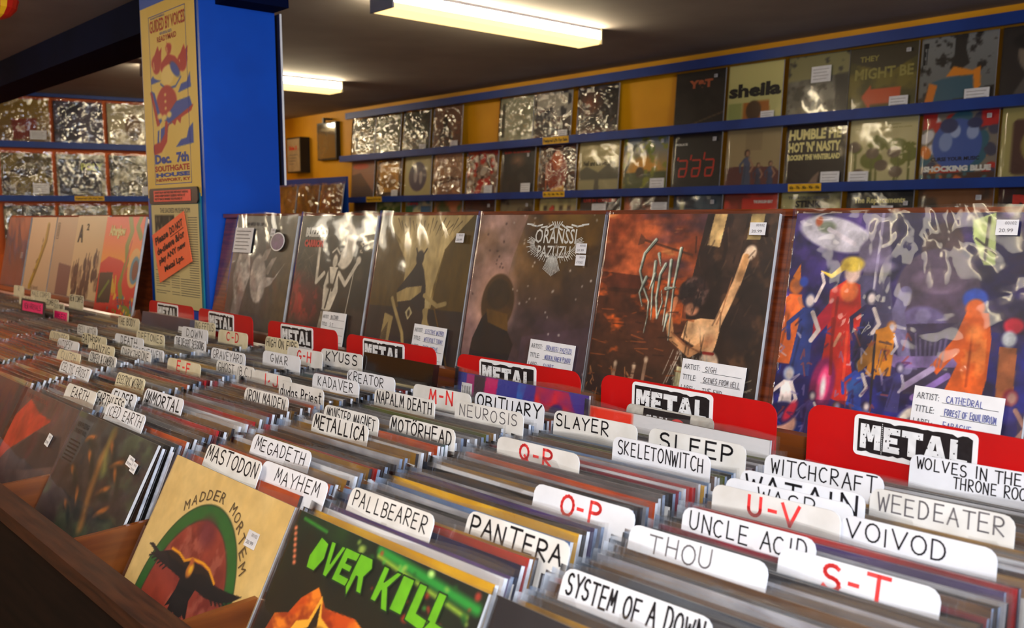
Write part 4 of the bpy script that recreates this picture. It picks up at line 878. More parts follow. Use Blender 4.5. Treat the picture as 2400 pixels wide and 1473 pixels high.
cv.ell(.64, .13, .08, .09, (70, 54, 62)); cv.ell(.64, .3, .16, .16, (74, 60, 84)); cv.ell(.64, .27, .1, .05, (98, 80, 104)); cv.ell(.6, .43, .09, .06, (96, 84, 128)); cv.ell(.6, .41, .03, .03, (120, 110, 150)); cv.poly([(.5, .45), (.78, .42), (.8, .7), (.56, .72)], (54, 44, 76))
cv.line([(.52, .32), (.5, .4), (.56, .62)], .05, (100, 92, 130)); cv.line([(.44, .56), (.52, .6), (.76, .57)], .045, (120, 96, 150)); cv.ell(.45, .54, .04, .03, (120, 96, 150))
cv.poly([(.74, .03), (.82, .0), (.84, .2), (.8, .2), (.75, .1)], (166, 180, 116)); cv.line([(.8, .02), (.8, .18)], .012, (54, 50, 50)); cv.line([(.76, .1), (.84, .16)], .008, (54, 50, 50))
RR = (186, 30, 26); OO = (200, 84, 26); PS = (206, 190, 186)
cv.poly([(.2, .33), (.27, .28), (.33, .3), (.35, .42), (.37, .5), (.31, .48), (.33, .62), (.36, .72), (.33, .8), (.26, .78), (.2, .72), (.21, .5)], RR); cv.poly([(.22, .36), (.12, .5), (.16, .54), (.22, .46)], (170, 16, 50)); cv.poly([(.33, .72), (.36, .8), (.37, .93), (.4, 1), (.36, 1), (.33, .88)], (206, 96, 70)); cv.line([(.36, .84), (.39, .98)], .04, RR)
cv.ell(.285, .33, .04, .045, (222, 104, 50)); cv.ell(.29, .25, .035, .045, (224, 188, 176)); cv.ell(.285, .215, .05, .032, (222, 190, 70)); cv.line([(.26, .22), (.2, .27), (.15, .25)], .03, (216, 180, 60), taper=True); cv.line([(.27, .51), (.25, .56)], .014, (196, 130, 100)); cv.line([(.24, .36), (.24, .56)], .012, (130, 16, 20), .8)
for x_, y_, h_, sk, rb, hr in ((.03, .66, .38, (180, 100, 60), (196, 90, 40), (190, 96, 30)), (.1, .7, .36, PS, (34, 50, 110), (24, 34, 90)), (.37, .62, .3, PS, (26, 26, 70), (20, 20, 50)), (.36, .86, .26, PS, (36, 60, 150), (26, 22, 40)), (.05, .97, .3, PS, PS, (150, 160, 190)), (.47, .66, .22, (190, 180, 190), (196, 120, 30), (190, 110, 40))):
    cv.figure(x_, y_, h_, sk, rb, hr, .01)
cv.line([(.14, .38), (.17, .3), (.155, .26)], .014, PS); cv.poly([(.02, .28), (.05, .22), (.06, .3)], (206, 110, 40)); cv.ell(.075, .3, .02, .022, (40, 70, 170))
cv.poly([(.42, .48), (.47, .46), (.5, .5), (.45, .56), (.44, .68), (.4, .66)], (190, 116, 30)); cv.poly([(.41, .52), (.36, .62), (.37, .66), (.43, .6)], (150, 96, 34))
cv.poly([(.76, .38), (.84, .38), (.86, .48), (.86, .62), (.84, .75), (.84, .86), (.8, .88), (.79, .68), (.75, .72), (.72, .86), (.69, .86), (.71, .7), (.75, .58), (.73, .56), (.68, .63), (.65, .6), (.73, .48)], OO)
cv.cloud((232, 130, 60), 12, .55, .15, 65, .7, mask=cv.polym([(.76, .4), (.84, .4), (.85, .6), (.8, .7), (.76, .6)])); cv.line([(.66, .61), (.55, .7)], .024, (170, 150, 190)); cv.line([(.72, .63), (.6, .73)], .024, (130, 100, 170)); cv.ell(.785, .33, .045, .04, (40, 70, 160)); cv.ell(.79, .365, .035, .035, (196, 90, 40)); cv.line([(.77, .72), (.72, .9)], .035, (186, 110, 70)); cv.line([(.82, .72), (.83, .92)], .035, (196, 130, 90))
cv.poly([(.89, .5), (.95, .5), (.96, .8), (.9, .82)], (150, 84, 50)); cv.ell(.93, .42, .035, .03, (196, 30, 60)); cv.ell(.92, .47, .025, .03, (186, 190, 196)); cv.ell(.9, .84, .02, .05, (186, 190, 206), 30)
cv.ell(.65, .8, .1, .055, (206, 196, 186), -20); cv.ell(.72, .74, .045, .04, (196, 176, 160)); cv.line([(.6, .84), (.55, .93), (.5, .92)], .022, PS); cv.line([(.66, .84), (.62, .98)], .024, PS)
cv.ell(.22, .73, .055, .12, (120, 20, 76), 5); cv.ell(.225, .73, .028, .08, (206, 60, 110), 5); cv.ell(.225, .74, .012, .045, (226, 216, 216)); cv.ell(.33, .93, .04, .07, (120, 20, 66)); cv.ell(.33, .93, .015, .035, (226, 216, 216)); cv.poly([(.15, .8), (.35, .78), (.4, 1), (.15, 1)], (60, 16, 66), .5)
cv.ell(.41, .9, .05, .1, (30, 70, 180)); cv.line([(.34, .79), (.45, .82), (.52, .84), (.55, .9)], .014, (40, 80, 190)); cv.ell(.36, .72, .035, .03, (40, 80, 150))
cv.ell(.04, .93, .09, .06, (206, 150, 130), -25); cv.ell(.04, .88, .08, .05, (26, 24, 80), -25); cv.ell(.09, .86, .02, .05, (196, 30, 60), 30)
cv.line([(.42, .5), (.44, .85)], .01, (30, 26, 40))
for q in range(70):
    a, b = random.uniform(.0, .6), random.uniform(.45, .98); cv.line([(a, b), (a + random.uniform(-.03, .03), b + random.uniform(-.03, .03)), (a + random.uniform(-.03, .03), b + random.uniform(.0, .05))], .008, random.choice([(20, 18, 60), (120, 104, 150), (190, 176, 190), (60, 30, 90), (36, 60, 150), (150, 60, 50)]), .6)
for x_, y_, h_, sk, rb, hr in ((.18, .96, .2, PS, (60, 44, 100), (30, 24, 60)), (.28, .99, .2, (150, 140, 180), (34, 40, 110), (90, 60, 40)), (.44, .97, .2, PS, (90, 80, 130), (40, 30, 60)), (.52, .8, .2, (170, 160, 180), (50, 46, 100), (30, 26, 60)), (.95, .95, .3, (150, 110, 100), (40, 36, 90), (120, 30, 50)), (.6, .97, .16, (190, 176, 176), (40, 36, 90), (60, 50, 80))):
    cv.figure(x_, y_, h_, sk, rb, hr, random.uniform(-.02, .02))
cv.line([(.23, .45), (.25, .68)], .014, (120, 14, 18), .7).line([(.3, .5), (.31, .7)], .012, (224, 70, 40), .7).line([(.79, .45), (.79, .66)], .01, (140, 50, 16), .7).ell(.8, .46, .03, .03, (236, 140, 70), soft=.03, k=.7)
for k in range(7): cv.line([(.58 + .02 * k, .48 + .02 * (k % 2)), (.6 + .015 * k, .6)], .008, (110, 98, 140), .6)
cv.tex(.36, 16, 8)
r6 = display(cv, 'large blue-violet painted album with red and orange robed figures, rightmost on the board', -.681, -.366, None, 5)
info_card(r6, .087, DOWN(.214), .103, .085, ['CATHEDRAL', 'FOREST OF EQUILIBRIUM', 'EARACHE', ''], .02); sticker(r6, .117, DOWN(.019), .024, .018)

# left of the column (other genre), seen over the far end of the bins
GL2 = 'records on the display board left of the column'
cv = Cv(70, (110, 88, 84)).grad((120, 90, 78), (96, 84, 90)).cloud((90, 74, 72), 4, .5, .3, 71)
display(cv, 'mauve-grey album in loose film, far left of the display board', -4.53, -4.2, lambda mb: (text(mb, 'LIVE', .09, .12, .14, .165, 0, -.0008, .02), [INKS['white']])[1], 0, group=GL2)
cv = Cv(90, (206, 178, 140)).grad((214, 186, 148), (190, 164, 132)).line([(.72, .12), (.70, .3), (.5, .62), (.3, .9)], .11, (168, 140, 24)).line([(.74, .1), (.74, .28), (.56, .58), (.34, .88)], .03, (90, 76, 30)).cloud((100, 80, 24), 14, .66, .06, 72, .8, mask=lambda c: c.ellm(.5, .5, .35, .06, -60))
display(cv, 'cream album with one long yellow streak, second from the far left of the board', -4.185, -3.87, lambda mb: (hand(mb, 'ed Varell', -.05, .05, .022, .036, .0014, 0, -.0008), [PRINTGREY])[1], None, group=GL2)
cv = Cv(90, (190, 166, 136)).grad((190, 166, 136), (170, 146, 122)).poly([(.3, .56), (1, .6), (1, .97), (.3, .97)], (112, 82, 78))
display(cv, 'beige album with a mauve square, third from the far left of the board', -3.854, -3.55, lambda mb: (frame_rect(mb, -.14, -.115, .23, .29, .002, 0, -.0008), [stroke(mb, [(-.137, .24 + .006 * q), (-.118, .24 + .006 * q)], .002, 0, -.0008) for q in range(8)], [INK])[2], None, group=GL2)
cv = Cv(100, (206, 182, 140))
for q in range(36):
    a = random.uniform(.05, .95); b = random.uniform(.42 + .25 * (1 - a), .95); cv.ell(a, b, .05, .08, random.choice([(60, 44, 36), (90, 66, 50), (150, 126, 98), (44, 34, 30)])); cv.line([(a, b), (a + .01, b - .12)], .022, (70, 52, 40))
display(cv, 'white album crowded with raised brown arms and a large letter A', -3.594, -3.33, lambda mb: (text(mb, 'A', -.13, -.075, .215, .28, 0, -.0008, .04), text(mb, '2', -.05, -.025, .26, .285, 0, -.0008, .03), [INK])[2], None, group=GL2, ztop=1.314)
cv = Cv(110, (216, 60, 20)).grad((222, 56, 22), (240, 150, 30), .0, .45).poly([(0, .5), (.2, .42), (.55, .45), (.7, .5), (1, .6), (1, 1), (0, 1)], (206, 36, 18))
for pts, w_, c_ in (([(.62, 0), (.72, .15), (.64, .3), (.7, .45), (.6, .7), (.72, .9), (1, 1)], .09, (120, 130, 24)), ([(.9, 0), (.84, .1), (.95, .2)], .08, (110, 126, 24)), ([(.75, .25), (.68, .5), (.66, .7)], .03, (200, 70, 40))): cv.line(pts, w_, c_)
cv.ell(.9, .52, .16, .2, (222, 170, 96)).ell(.92, .54, .11, .14, (60, 130, 160)).ell(.93, .54, .07, .1, (110, 50, 20))
for q in range(10): cv.line([(.2 + .03 * q, .62 + .04 * (q % 3)), (.24 + .03 * q, .78 + .03 * (q % 2))], .03, (206, 170, 30))
cv.spots(36, .015, .03, [(60, 110, 140), (226, 170, 40), (110, 130, 30), (200, 80, 40)], 9, (.35, 1, .82, 1))
cv.poly([(.02, .6), (.38, .58), (.4, .9), (.05, .92)], (30, 34, 18)).line([(.1, .85), (.3, .68)], .04, (90, 120, 30))
display(cv, 'orange and green psychedelic album right beside the column', -3.215, -2.885, lambda mb: (text(mb, 'Afterglow', -.12, .02, .24, .285, 0, -.0008, .05), text(mb, 'ELEVATORS', .02, .14, .03, .05, 1, -.0008, .05), [INKS['cream'], INKS['red']])[2], None, group=GL2, ytop=1.12, wd=.33)

# ------------------------------------------------------------------ genre signs
for k, (x0, top) in enumerate(((-2.542, 1.0835), (-2.229, 1.083), (-1.868, 1.082), (-1.553, 1.080), (-1.207, 1.079), (-.886, 1.082), (-.561, 1.087))):
    x1 = x0 + .284; wh = ('at the column foot, farthest left', 'second from the left, before the grey horned-animal album', 'before the white robed figure album', 'before the black album with painted gold sheen', 'before the album with the spiky logo', 'before the fiery orange album', 'before the blue-violet album, nearest and rightmost')[k]
    s = empty('genre_sign', ((x0 + x1) / 2, .955 + .03, .72), (-math.radians(1.5), math.radians((.0, .4, -.3, .2, -.3, .5, .6)[k]), 0))
    s.location.y = .985 - .36 * math.sin(math.radians(1.5))
    tag(s, 'red plastic METAL divider sign ' + wh, 'sign', 'red genre divider signs')
    h = top - .72
    MB().prism(rrect(-.142, .142, 0, h, .017, True, False), -.001, .001).build('sign_plate', SIGN_RED, s)
    sx0, sx1, sz0, sz1 = -.084, .050, h - .049, h - .0028
    st = MB().prism(rrect(sx0, sx1, sz0, sz1, .006), -.0018, -.0010).build('sticker', STICKER_WHITE, s)
    mb = MB(); r_ = random.Random(k)
    bz0, bz1 = sz0 + .0045, sz1 - .0045; bx0, bx1 = sx0 + .005, sx1 - .005
    top_pts = [(bx0 + (bx1 - bx0) * i / 24, bz1 + (r_.uniform(-.003, .001) if i > 5 and r_.random() < .6 else 0)) for i in range(25)]
    bot_pts = [(bx1 - (bx1 - bx0) * i / 24, bz0 + (r_.uniform(-.001, .0025) if r_.random() < .45 else 0)) for i in range(25)]
    P = top_pts + bot_pts
    for i in range(24):                                    # worn black block as vertical slices
        a, b = top_pts[i], top_pts[i + 1]; c, d = bot_pts[23 - i], bot_pts[24 - i]
        mb.add([(a[0], -.0021, d[1]), (b[0], -.0021, c[1]), (b[0], -.0021, b[1]), (a[0], -.0021, a[1])], [(0, 1, 2, 3)], 0)
    lw_ = (bx1 - bx0)
    BL = {'M': [[(0, 0), (0, 1), (.3, 1), (.3, 0)], [(.7, 0), (.7, 1), (1, 1), (1, 0)], [(.2, 1), (.4, 1), (.6, .3), (.4, .3)], [(.6, 1), (.8, 1), (.6, .3), (.42, .3)]],
          'E': [[(0, 0), (0, 1), (.38, 1), (.38, 0)], [(.38, 0), (.38, .26), (1, .26), (1, 0)], [(.38, .74), (.38, 1), (1, 1), (1, .74)], [(.38, .38), (.38, .62), (.86, .62), (.86, .38)]],
          'T': [[(0, .73), (0, 1), (1, 1), (1, .73)], [(.31, 0), (.31, .73), (.69, .73), (.69, 0)]],
          'A': [[(0, 0), (.33, 1), (.56, 1), (.34, 0)], [(.66, 0), (.44, 1), (.67, 1), (1, 0)], [(.3, .2), (.34, .42), (.66, .42), (.7, .2)]],
          'L': [[(0, 0), (0, 1), (.42, 1), (.42, 0)], [(.42, 0), (.42, .28), (1, .28), (1, 0)]]}
    for ch, u0, u1 in (('M', .025, .215), ('E', .24, .39), ('T', .405, .59), ('A', .595, .80), ('L', .82, .965)):
        for j_, P_ in enumerate(BL[ch]):
            mb.add([(bx0 + lw_ * (u0 + a * (u1 - u0)), -.0026 - .00002 * j_, bz0 + .0045 + b * (bz1 - bz0 - .0095)) for a, b in P_], [(0, 1, 2, 3)], 1)
    for q in range(70):
        a, b, e_ = r_.uniform(.03, .96), r_.uniform(.16, .84), r_.uniform(.0003, .0008)
        x_, z_ = bx0 + lw_ * a, bz0 + (bz1 - bz0) * b
        mb.add([(x_ - e_, -.0030, z_ - e_), (x_ + e_, -.0030, z_ - e_), (x_ + e_ * .6, -.0030, z_ + e_ * 1.4), (x_ - e_, -.0030, z_ + e_)], [(0, 1, 2, 3)], 0)
    for q in range(16): mb.add([(bx0 + lw_ * .224, -.0027, bz0 + .001 + q * .0022), (bx0 + lw_ * .230, -.0027, bz0 + .001 + q * .0022), (bx0 + lw_ * .230, -.0027, bz0 + .0022 + q * .0022), (bx0 + lw_ * .224, -.0027, bz0 + .0022 + q * .0022)], [(0, 1, 2, 3)], 1)
    mb.build('lettering', [STICKER_BLACK, WORN_WHITE], st)

# ------------------------------------------------------------------ records and divider cards in the bins
def topy(i, n, y0=.505, y1=.955): return y0 + (y1 - y0) * i / (n - 1)
def ctop(y): return .72 + .315 * math.cos(math.radians(31 - (min(max(y, .45), 1.0) - .5) / .46 * 21)) + .025
FLZ = .7085
def tilt_at(y): return max(math.radians(6), math.acos(min(1, (ctop(y) - .0212 - .7085) / .313)))
PAL = {  # colour word: (rgb, rgb2, edge)
 'black': ((16, 14, 16), (30, 26, 28), 'w'), 'charcoal': ((52, 48, 54), (28, 26, 30), 'b'), 'dark brown': ((56, 34, 20), (34, 22, 16), 'w'), 'grey': ((112, 108, 112), (84, 80, 84), 'b'),
 'silver': ((176, 176, 186), (130, 130, 142), 'b'), 'brown': ((104, 70, 44), (70, 46, 32), 'w'), 'white': ((232, 234, 242), (212, 214, 226), 'w'), 'tan': ((150, 118, 78), (112, 84, 54), 'w'),
 'red': ((190, 30, 26), (150, 20, 20), 'r'), 'orange': ((220, 96, 30), (170, 60, 24), 'w'), 'yellow': ((232, 180, 30), (206, 150, 20), 'w'), 'navy': ((30, 40, 86), (22, 26, 56), 'b'),
 'purple': ((78, 54, 120), (48, 34, 84), 'b'), 'blue': ((66, 110, 176), (110, 150, 190), 'w'), 'crimson': ((140, 22, 50), (104, 16, 38), 'w'), 'olive': ((120, 124, 34), (80, 88, 26), 'b'),
 'cream': ((206, 192, 148), (178, 160, 116), 'w'), 'gold': ((166, 122, 40), (110, 76, 24), 'k'), 'slate': ((74, 84, 98), (48, 54, 66), 'b'), 'teal': ((60, 110, 120), (40, 80, 92), 'w'),
}
EDG = {'w': mat('paper_edge_white', (226, 232, 246), .5, .3, 60, (176, 182, 198)), 'b': mat('paper_edge_bluish', (136, 154, 186), .4, .4, 60, (88, 98, 122)), 'k': mat('paper_edge_dark', (52, 48, 54), .4, .4, 60, (34, 32, 38)),
       'r': mat('paper_edge_red', (170, 20, 30), .4, .4, 60, (140, 14, 24))}
JM = {}
def jmesh(c, e):
    if (c, e) not in JM:
        a, b, _ = PAL[c]
        m = mat('jacket_' + c.replace(' ', '_'), a, .38, .45, 16, b, stretch=(1, 1, 1.6), coat=.25, rand=1)
        JM[(c, e)] = MB().box(-.149, .150, 0, .0044, 0, .313, 0, mis=(0, 0, 0, 0, 0, 1)).mesh('jacket', [m, EDG[e]])
    return JM[(c, e)]
SLB = [sleeve_mesh('plastic_sleeve', .308, .3135, SLEEVE_B, .0009, 9, 80 + i, gapf=.0006, top=.005, thick=.0044) for i in range(7)]
BIN = {c: -.39 - PITCH * k for k, c in enumerate('ABCDEFGHIJKL')}
COMMON = ['black'] * 8 + ['white'] * 2 + ['silver'] * 2 + ['charcoal'] * 5 + ['dark brown'] * 6 + ['grey'] * 4 + ['silver'] * 2 + ['brown'] * 5 + ['slate'] * 2 + ['gold'] * 4 + ['white'] * 2 + ['tan'] * 2 + ['navy', 'purple', 'crimson', 'cream', 'orange', 'red', 'blue', 'yellow', 'olive', 'teal']
WARM = COMMON + ['gold', 'brown', 'dark brown', 'tan', 'gold', 'brown', 'dark brown', 'cream', 'gold', 'tan']
CARDS = [  # text, x0, x1, y, stock, ink, weight
 ('NEW COMPS', -3.258, -3.121, 1.001, 'c', 'k', 2),
 ('ZOMBIES', -3.203, -3.079, 0.913, 'c', 'k', 1.8),
 ('FOLK COMPS', -3.027, -2.927, 0.883, 'c', 'k', 1.0),
 ('MALE COMPS', -3.572, -3.349, 0.969, 'c', 'k', 1.0),
 ('OLDIES', -3.397, -3.235, 0.885, 'c', 'g', 1.0),
 ('R', -3.861, -3.729, 0.989, 'c', 'k', 1.0),
 ('pink', -3.093, -2.859, 0.811, 'p', 'k', 1.0),
 ('pink2', -2.871, -2.740, 0.837, 'p', 'k', 1.0),
 ('THE BODY', -2.498, -2.354, 0.887, 'c', 'k', 1.6),
 ('A-B', -2.607, -2.464, 1.011, 'c', 'r', 1.0),
 ('BELL WITCH', -2.452, -2.311, 0.769, 'g', 'g', 1.0),
 ('LOUDNESS', -2.416, -2.277, 0.694, 'c', 'g', 1.0),
 ('AUTOPSY', -2.274, -2.130, 0.670, 'w', 'k', 1.0),
 ('BATHORY', -2.289, -2.129, 0.728, 'c', 'k', 1.4),
 ('DANZIG', -2.142, -1.983, 0.694, 'c', 'k', 1.3),
 ('DEATH', -2.195, -2.024, 0.770, 'w', 'k', 1.4),
 ('DEFTONES', -2.188, -2.025, 0.817, 'c', 'k', 1.0),
 ('DOWN', -2.140, -1.999, 0.906, 'w', 'k', 1.6),
 ('DYING FETUS', -2.237, -2.089, 0.966, 'c', 'k', 1.0),
 ('THE DESERT SESSIONS', -2.019, -1.858, 0.837, 'w', 'k', 1.2),
 ('DEAFHEAVEN', -2.002, -1.830, 0.736, 'w', 'k', 1.0),
 ('DARKTHRONE', -2.005, -1.841, 0.715, 'g', 'k', 1.0),
 ('COHEED & CAMBRIA', -2.015, -1.860, 0.654, 'g', 'k', 1.5),
 ('CLUTCH', -2.120, -1.976, 0.624, 'c', 'g', 1.0),
 ('CELTIC FROST', -1.971, -1.799, 0.585, 'w', 'k', 1.0),
 ('ELECTRIC WIZARD', -1.730, -1.599, 0.609, 'c', 'k', 1.0),
 ('E-F', -1.769, -1.621, 0.719, 'c', 'r', 1.0),
 ('EARTH', -1.733, -1.584, 0.523, 'g', 'k', 1.3),
 ('EARTHLESS', -1.618, -1.487, 0.535, 'g', 'k', 1.7),
 ('ELDER', -1.606, -1.496, 0.556, 'w', 'k', 2.0),
 ('IMMORTAL', -1.543, -1.390, 0.588, 'w', 'k', 2.2),
 ('ICED EARTH', -1.507, -1.352, 0.513, 'w', 'k', 1.0),
 ('C-D', -2.009, -1.866, 0.936, 'c', 'r', 1.0),
 ('HIGH ON FIRE', -1.814, -1.675, 0.951, 'c', 'k', 1.6),
 ('G-H', -1.650, -1.517, 0.912, 'g', 'r', 1.0),
 ('KYUSS', -1.572, -1.427, 0.942, 'g', 'k', 2.0),
 ('GRAVEYARD', -1.787, -1.639, 0.816, 'w', 'k', 1.0),
 ('GWAR', -1.654, -1.511, 0.861, 'w', 'k', 1.0),
 ('GHOST (B.C.)', -1.648, -1.497, 0.762, 'g', 'k', 1.0),
 ('I*J', -1.495, -1.362, 0.759, 'g', 'r', 1.0),
 ('JUDAS PRIEST', -1.376, -1.236, 0.744, 'g', 'k', 2),
 ('IRON MAIDEN', -1.383, -1.242, 0.687, 'g', 'k', 1.2),
 ('KADAVER', -1.374, -1.232, 0.806, 'w', 'k', 1.0),
 ('KREATOR', -1.346, -1.206, 0.857, 'w', 'k', 1.0),
 ('K-L', -1.384, -1.242, 0.965, 'g', 'r', 1.0),
 ('M-N', -1.157, -1.017, 0.857, 'g', 'r', 1.0),
 ('NAPALM DEATH', -1.183, -1.032, 0.802, 'g', 'k', 1.6),
 ('NEUROSIS', -1.018, -0.875, 0.828, 'g', 'g', 1.0),
 ('OBITUARY', -1.035, -0.889, 0.880, 'w', 'k', 1.9),
 ('MONSTER MAGNET', -1.166, -1.027, 0.703, 'g', 'k', 1.0),
 ('METALLICA', -1.143, -1.004, 0.671, 'g', 'k', 1.9),
 ('MOTÖRHEAD', -1.033, -0.891, 0.725, 'g', 'k', 1.7),
 ('MEGADETH', -1.123, -0.975, 0.569, 'w', 'k', 1.0),
 ('MASTODON', -1.141, -0.995, 0.502, 'g', 'k', 1.7),
 ('MAYHEM', -1.009, -0.862, 0.523, 'w', 'k', 1.0),
 ('PALLBEARER', -0.837, -0.691, 0.537, 'g', 'k', 1.0),
 ('PANTERA', -0.678, -0.540, 0.569, 'g', 'k', 1.9),
 ('O-P', -0.676, -0.541, 0.657, 'w', 'r', 1.0),
 ('Q-R', -0.834, -0.696, 0.745, 'g', 'r', 1.0),
 ('SLAYER', -0.862, -0.718, 0.872, 'g', 'k', 1.3),
 ('SLEEP', -0.706, -0.568, 0.880, 'g', 'k', 2.1),
 ('SKELETONWITCH', -0.718, -0.578, 0.827, 'w', 'k', 1.0),
 ('WITCHCRAFT', -0.541, -0.407, 0.875, 'w', 'k', 1.0),
 ('WATAIN', -0.532, -0.396, 0.815, 'w', 'k', 2.1),
 ('WASP', -0.530, -0.393, 0.786, 'w', 'k', 1.0),
 ('U-V', -0.529, -0.392, 0.762, 'g', 'r', 1.0),
 ('WEEDEATER', -0.405, -0.275, 0.843, 'g', 'g', 1.0),
 ('WOLVES', -0.424, -0.301, 0.970, 'w', 'k', 1.0),
 ('VOIVOD', -0.393, -0.261, 0.765, 'w', 'k', 1.0),
 ('UNCLE ACID', -0.516, -0.379, 0.697, 'w', 'k', 1.0),
 ('S-T', -0.399, -0.266, 0.673, 'w', 'r', 1.0),
 ('THOU', -0.529, -0.386, 0.636, 'w', 'g', 1.0),
 ('SYSTEM OF A DOWN', -0.517, -0.369, 0.538, 'w', 'k', 1.7),
]
NEARSET = 'ABCDEF'
def binof(x): return min(BIN, key=lambda c: abs(BIN[c] - x))
cards_in = {c: [] for c in BIN}
STK = {'w': WHITE_CARD, 'c': CREAM_CARD, 'g': GREY_CARD, 'p': PINK_CARD, 'k': BLACK_CARD}
SW = {'w': 'white', 'c': 'cream', 'g': 'aged off-white', 'p': 'pink', 'k': 'black'}
INKM = {'k': INK, 'r': INKRED, 'g': INKGREY}
for (tx, x0, x1, y, stock, ink, wt) in CARDS:
    b = binof((x0 + x1) / 2); left = (x0 + x1) / 2 < BIN[b] - .005
    y = max(y, .514)
    cards_in[b].append((y, tx, x0, x1, stock, ink, wt))
WORDS = {}
for b in cards_in:
    cards_in[b].sort()
    for (y, tx, x0, x1, stock, ink, wt) in cards_in[b]:
        t = tilt_at(y); zt = ctop(y) + (.02 if tx == 'pink' else 0); L = (zt - FLZ) / math.cos(t); xc = (x0 + x1) / 2
        bx = BIN[b]; lo, hi = bx - .152 - xc, bx + .152 - xc; w2 = (x1 - x0) / 2; sh = .303 if L > .31 else L - .03
        r = empty('divider_card', (xc, y - (zt - FLZ) * math.tan(t), FLZ), (-t, -math.radians(.7), 0))
        hd = tx[:3] if len(tx) > 3 else tx
        if ink == 'r': lab = '%s divider card marked with the red letters %s' % (SW[stock], tx.replace('*', '-'))
        elif stock == 'p': lab = {'pink': 'black divider card with a wide bright pink strip, at the left', 'pink2': 'cream card with a smaller bright pink strip, at the left'}[tx]
        else:
            lab = '%s divider card hand-lettered in %s, first word beginning %s' % (SW[stock], 'black' if ink == 'k' else 'faded grey', hd)
            if tx == 'EARTHLESS': lab = 'aged card lettered EAR, cut short by the card in front of it'
            if tx == 'WITCHCRAFT': lab = 'white divider card hand-lettered in black, first word beginning WITC'
            if tx == 'DEAFHEAVEN': lab = 'white card half hidden behind the DAR card, word beginning DEAF'
            if tx == 'DEATH': lab = 'white divider card hand-lettered in black, word beginning DEAT'
        WORDS[(b, y)] = hd if tx not in ('pink', 'pink2') else 'pink'
        tag(r, lab, 'divider card', 'divider cards between the records')
        rd = .010; tab = [(-w2, sh)] + [(-w2 + rd * (1 - math.cos(a)), L - rd + rd * math.sin(a)) for a in (0.1, .6, 1.1, PI / 2)] + [(w2 - rd * (1 - math.cos(a)), L - rd + rd * math.sin(a)) for a in (PI / 2, 1.1, .6, .1)] + [(w2, sh)]
        pts = [(lo, 0), (lo, sh)] + tab + [(hi, sh), (hi, 0)]
        pts = [p for i, p in enumerate(pts) if i == 0 or math.hypot(p[0] - pts[i - 1][0], p[1] - pts[i - 1][1]) > 1e-5]
        st = 'k' if tx == 'pink' else ('c' if tx == 'pink2' else stock)
        MB().prism(pts[::-1], -.0006, .0006).build('card', STK[st], r)
        mb = MB(); hgt = .0155; zc_ = L - .004
        if tx == 'pink' or tx == 'pink2':
            MB().box(-w2 * .85, w2 * .85, -.0012, -.0007, L - .036, L - .006).build('pink_strip', PINK_CARD, r)
            hand(mb, 'NEW ARRIVALS' if tx == 'pink' else 'USED', -w2 * .7, w2 * .7, L - .028, L - .013, .0016, 0, -.0014)
        elif tx == 'WOLVES':
            hand(mb, 'WOLVES IN THE', -w2 * .88, w2 * .8, L - .0145, L - .003, .0014, 0, -.0008); hand(mb, 'THRONE ROOM', -w2 * .25, w2 * 1.0, L - .028, L - .0165, .0013, 0, -.0008)
        elif ink == 'r':
            hand(mb, tx, -w2 * .40, w2 * .40, L - .0225, L - .004, .0034 * wt, 0, -.0008, .06, gap=.35)
        else:
            n_ = len(tx); span = min(.88, .10 * n_ + .06) if wt < 1.6 else min(.92, .13 * n_ + .1)
            off = {'MAYHEM': .15, 'THOU': -.2, 'KREATOR': -.2, 'SLAYER': -.3, 'GWAR': -.1, 'VOIVOD': -.25, 'AUTOPSY': -.35, 'THE BODY': -.3, 'BATHORY': -.25}.get(tx, 0)
            c_ = off * w2; hgt *= 1 + .12 * (wt - 1)
            if tx == 'JUDAS PRIEST':
                hand(mb, 'Judas Priest'.replace('J', 'd'), -w2 * .92, w2 * .92, L - .024, L - .008, .0022, 0, -.0008, .06)
            else:
                hand(mb, tx, max(c_ - span * w2, -w2 * .95), min(c_ + span * w2, w2 * .95), zc_ - hgt, zc_, (.0016 if wt < 1.5 else .0013) * wt, 0, -.0008, .07)
        mb.build('lettering', [INKM[ink]], r)
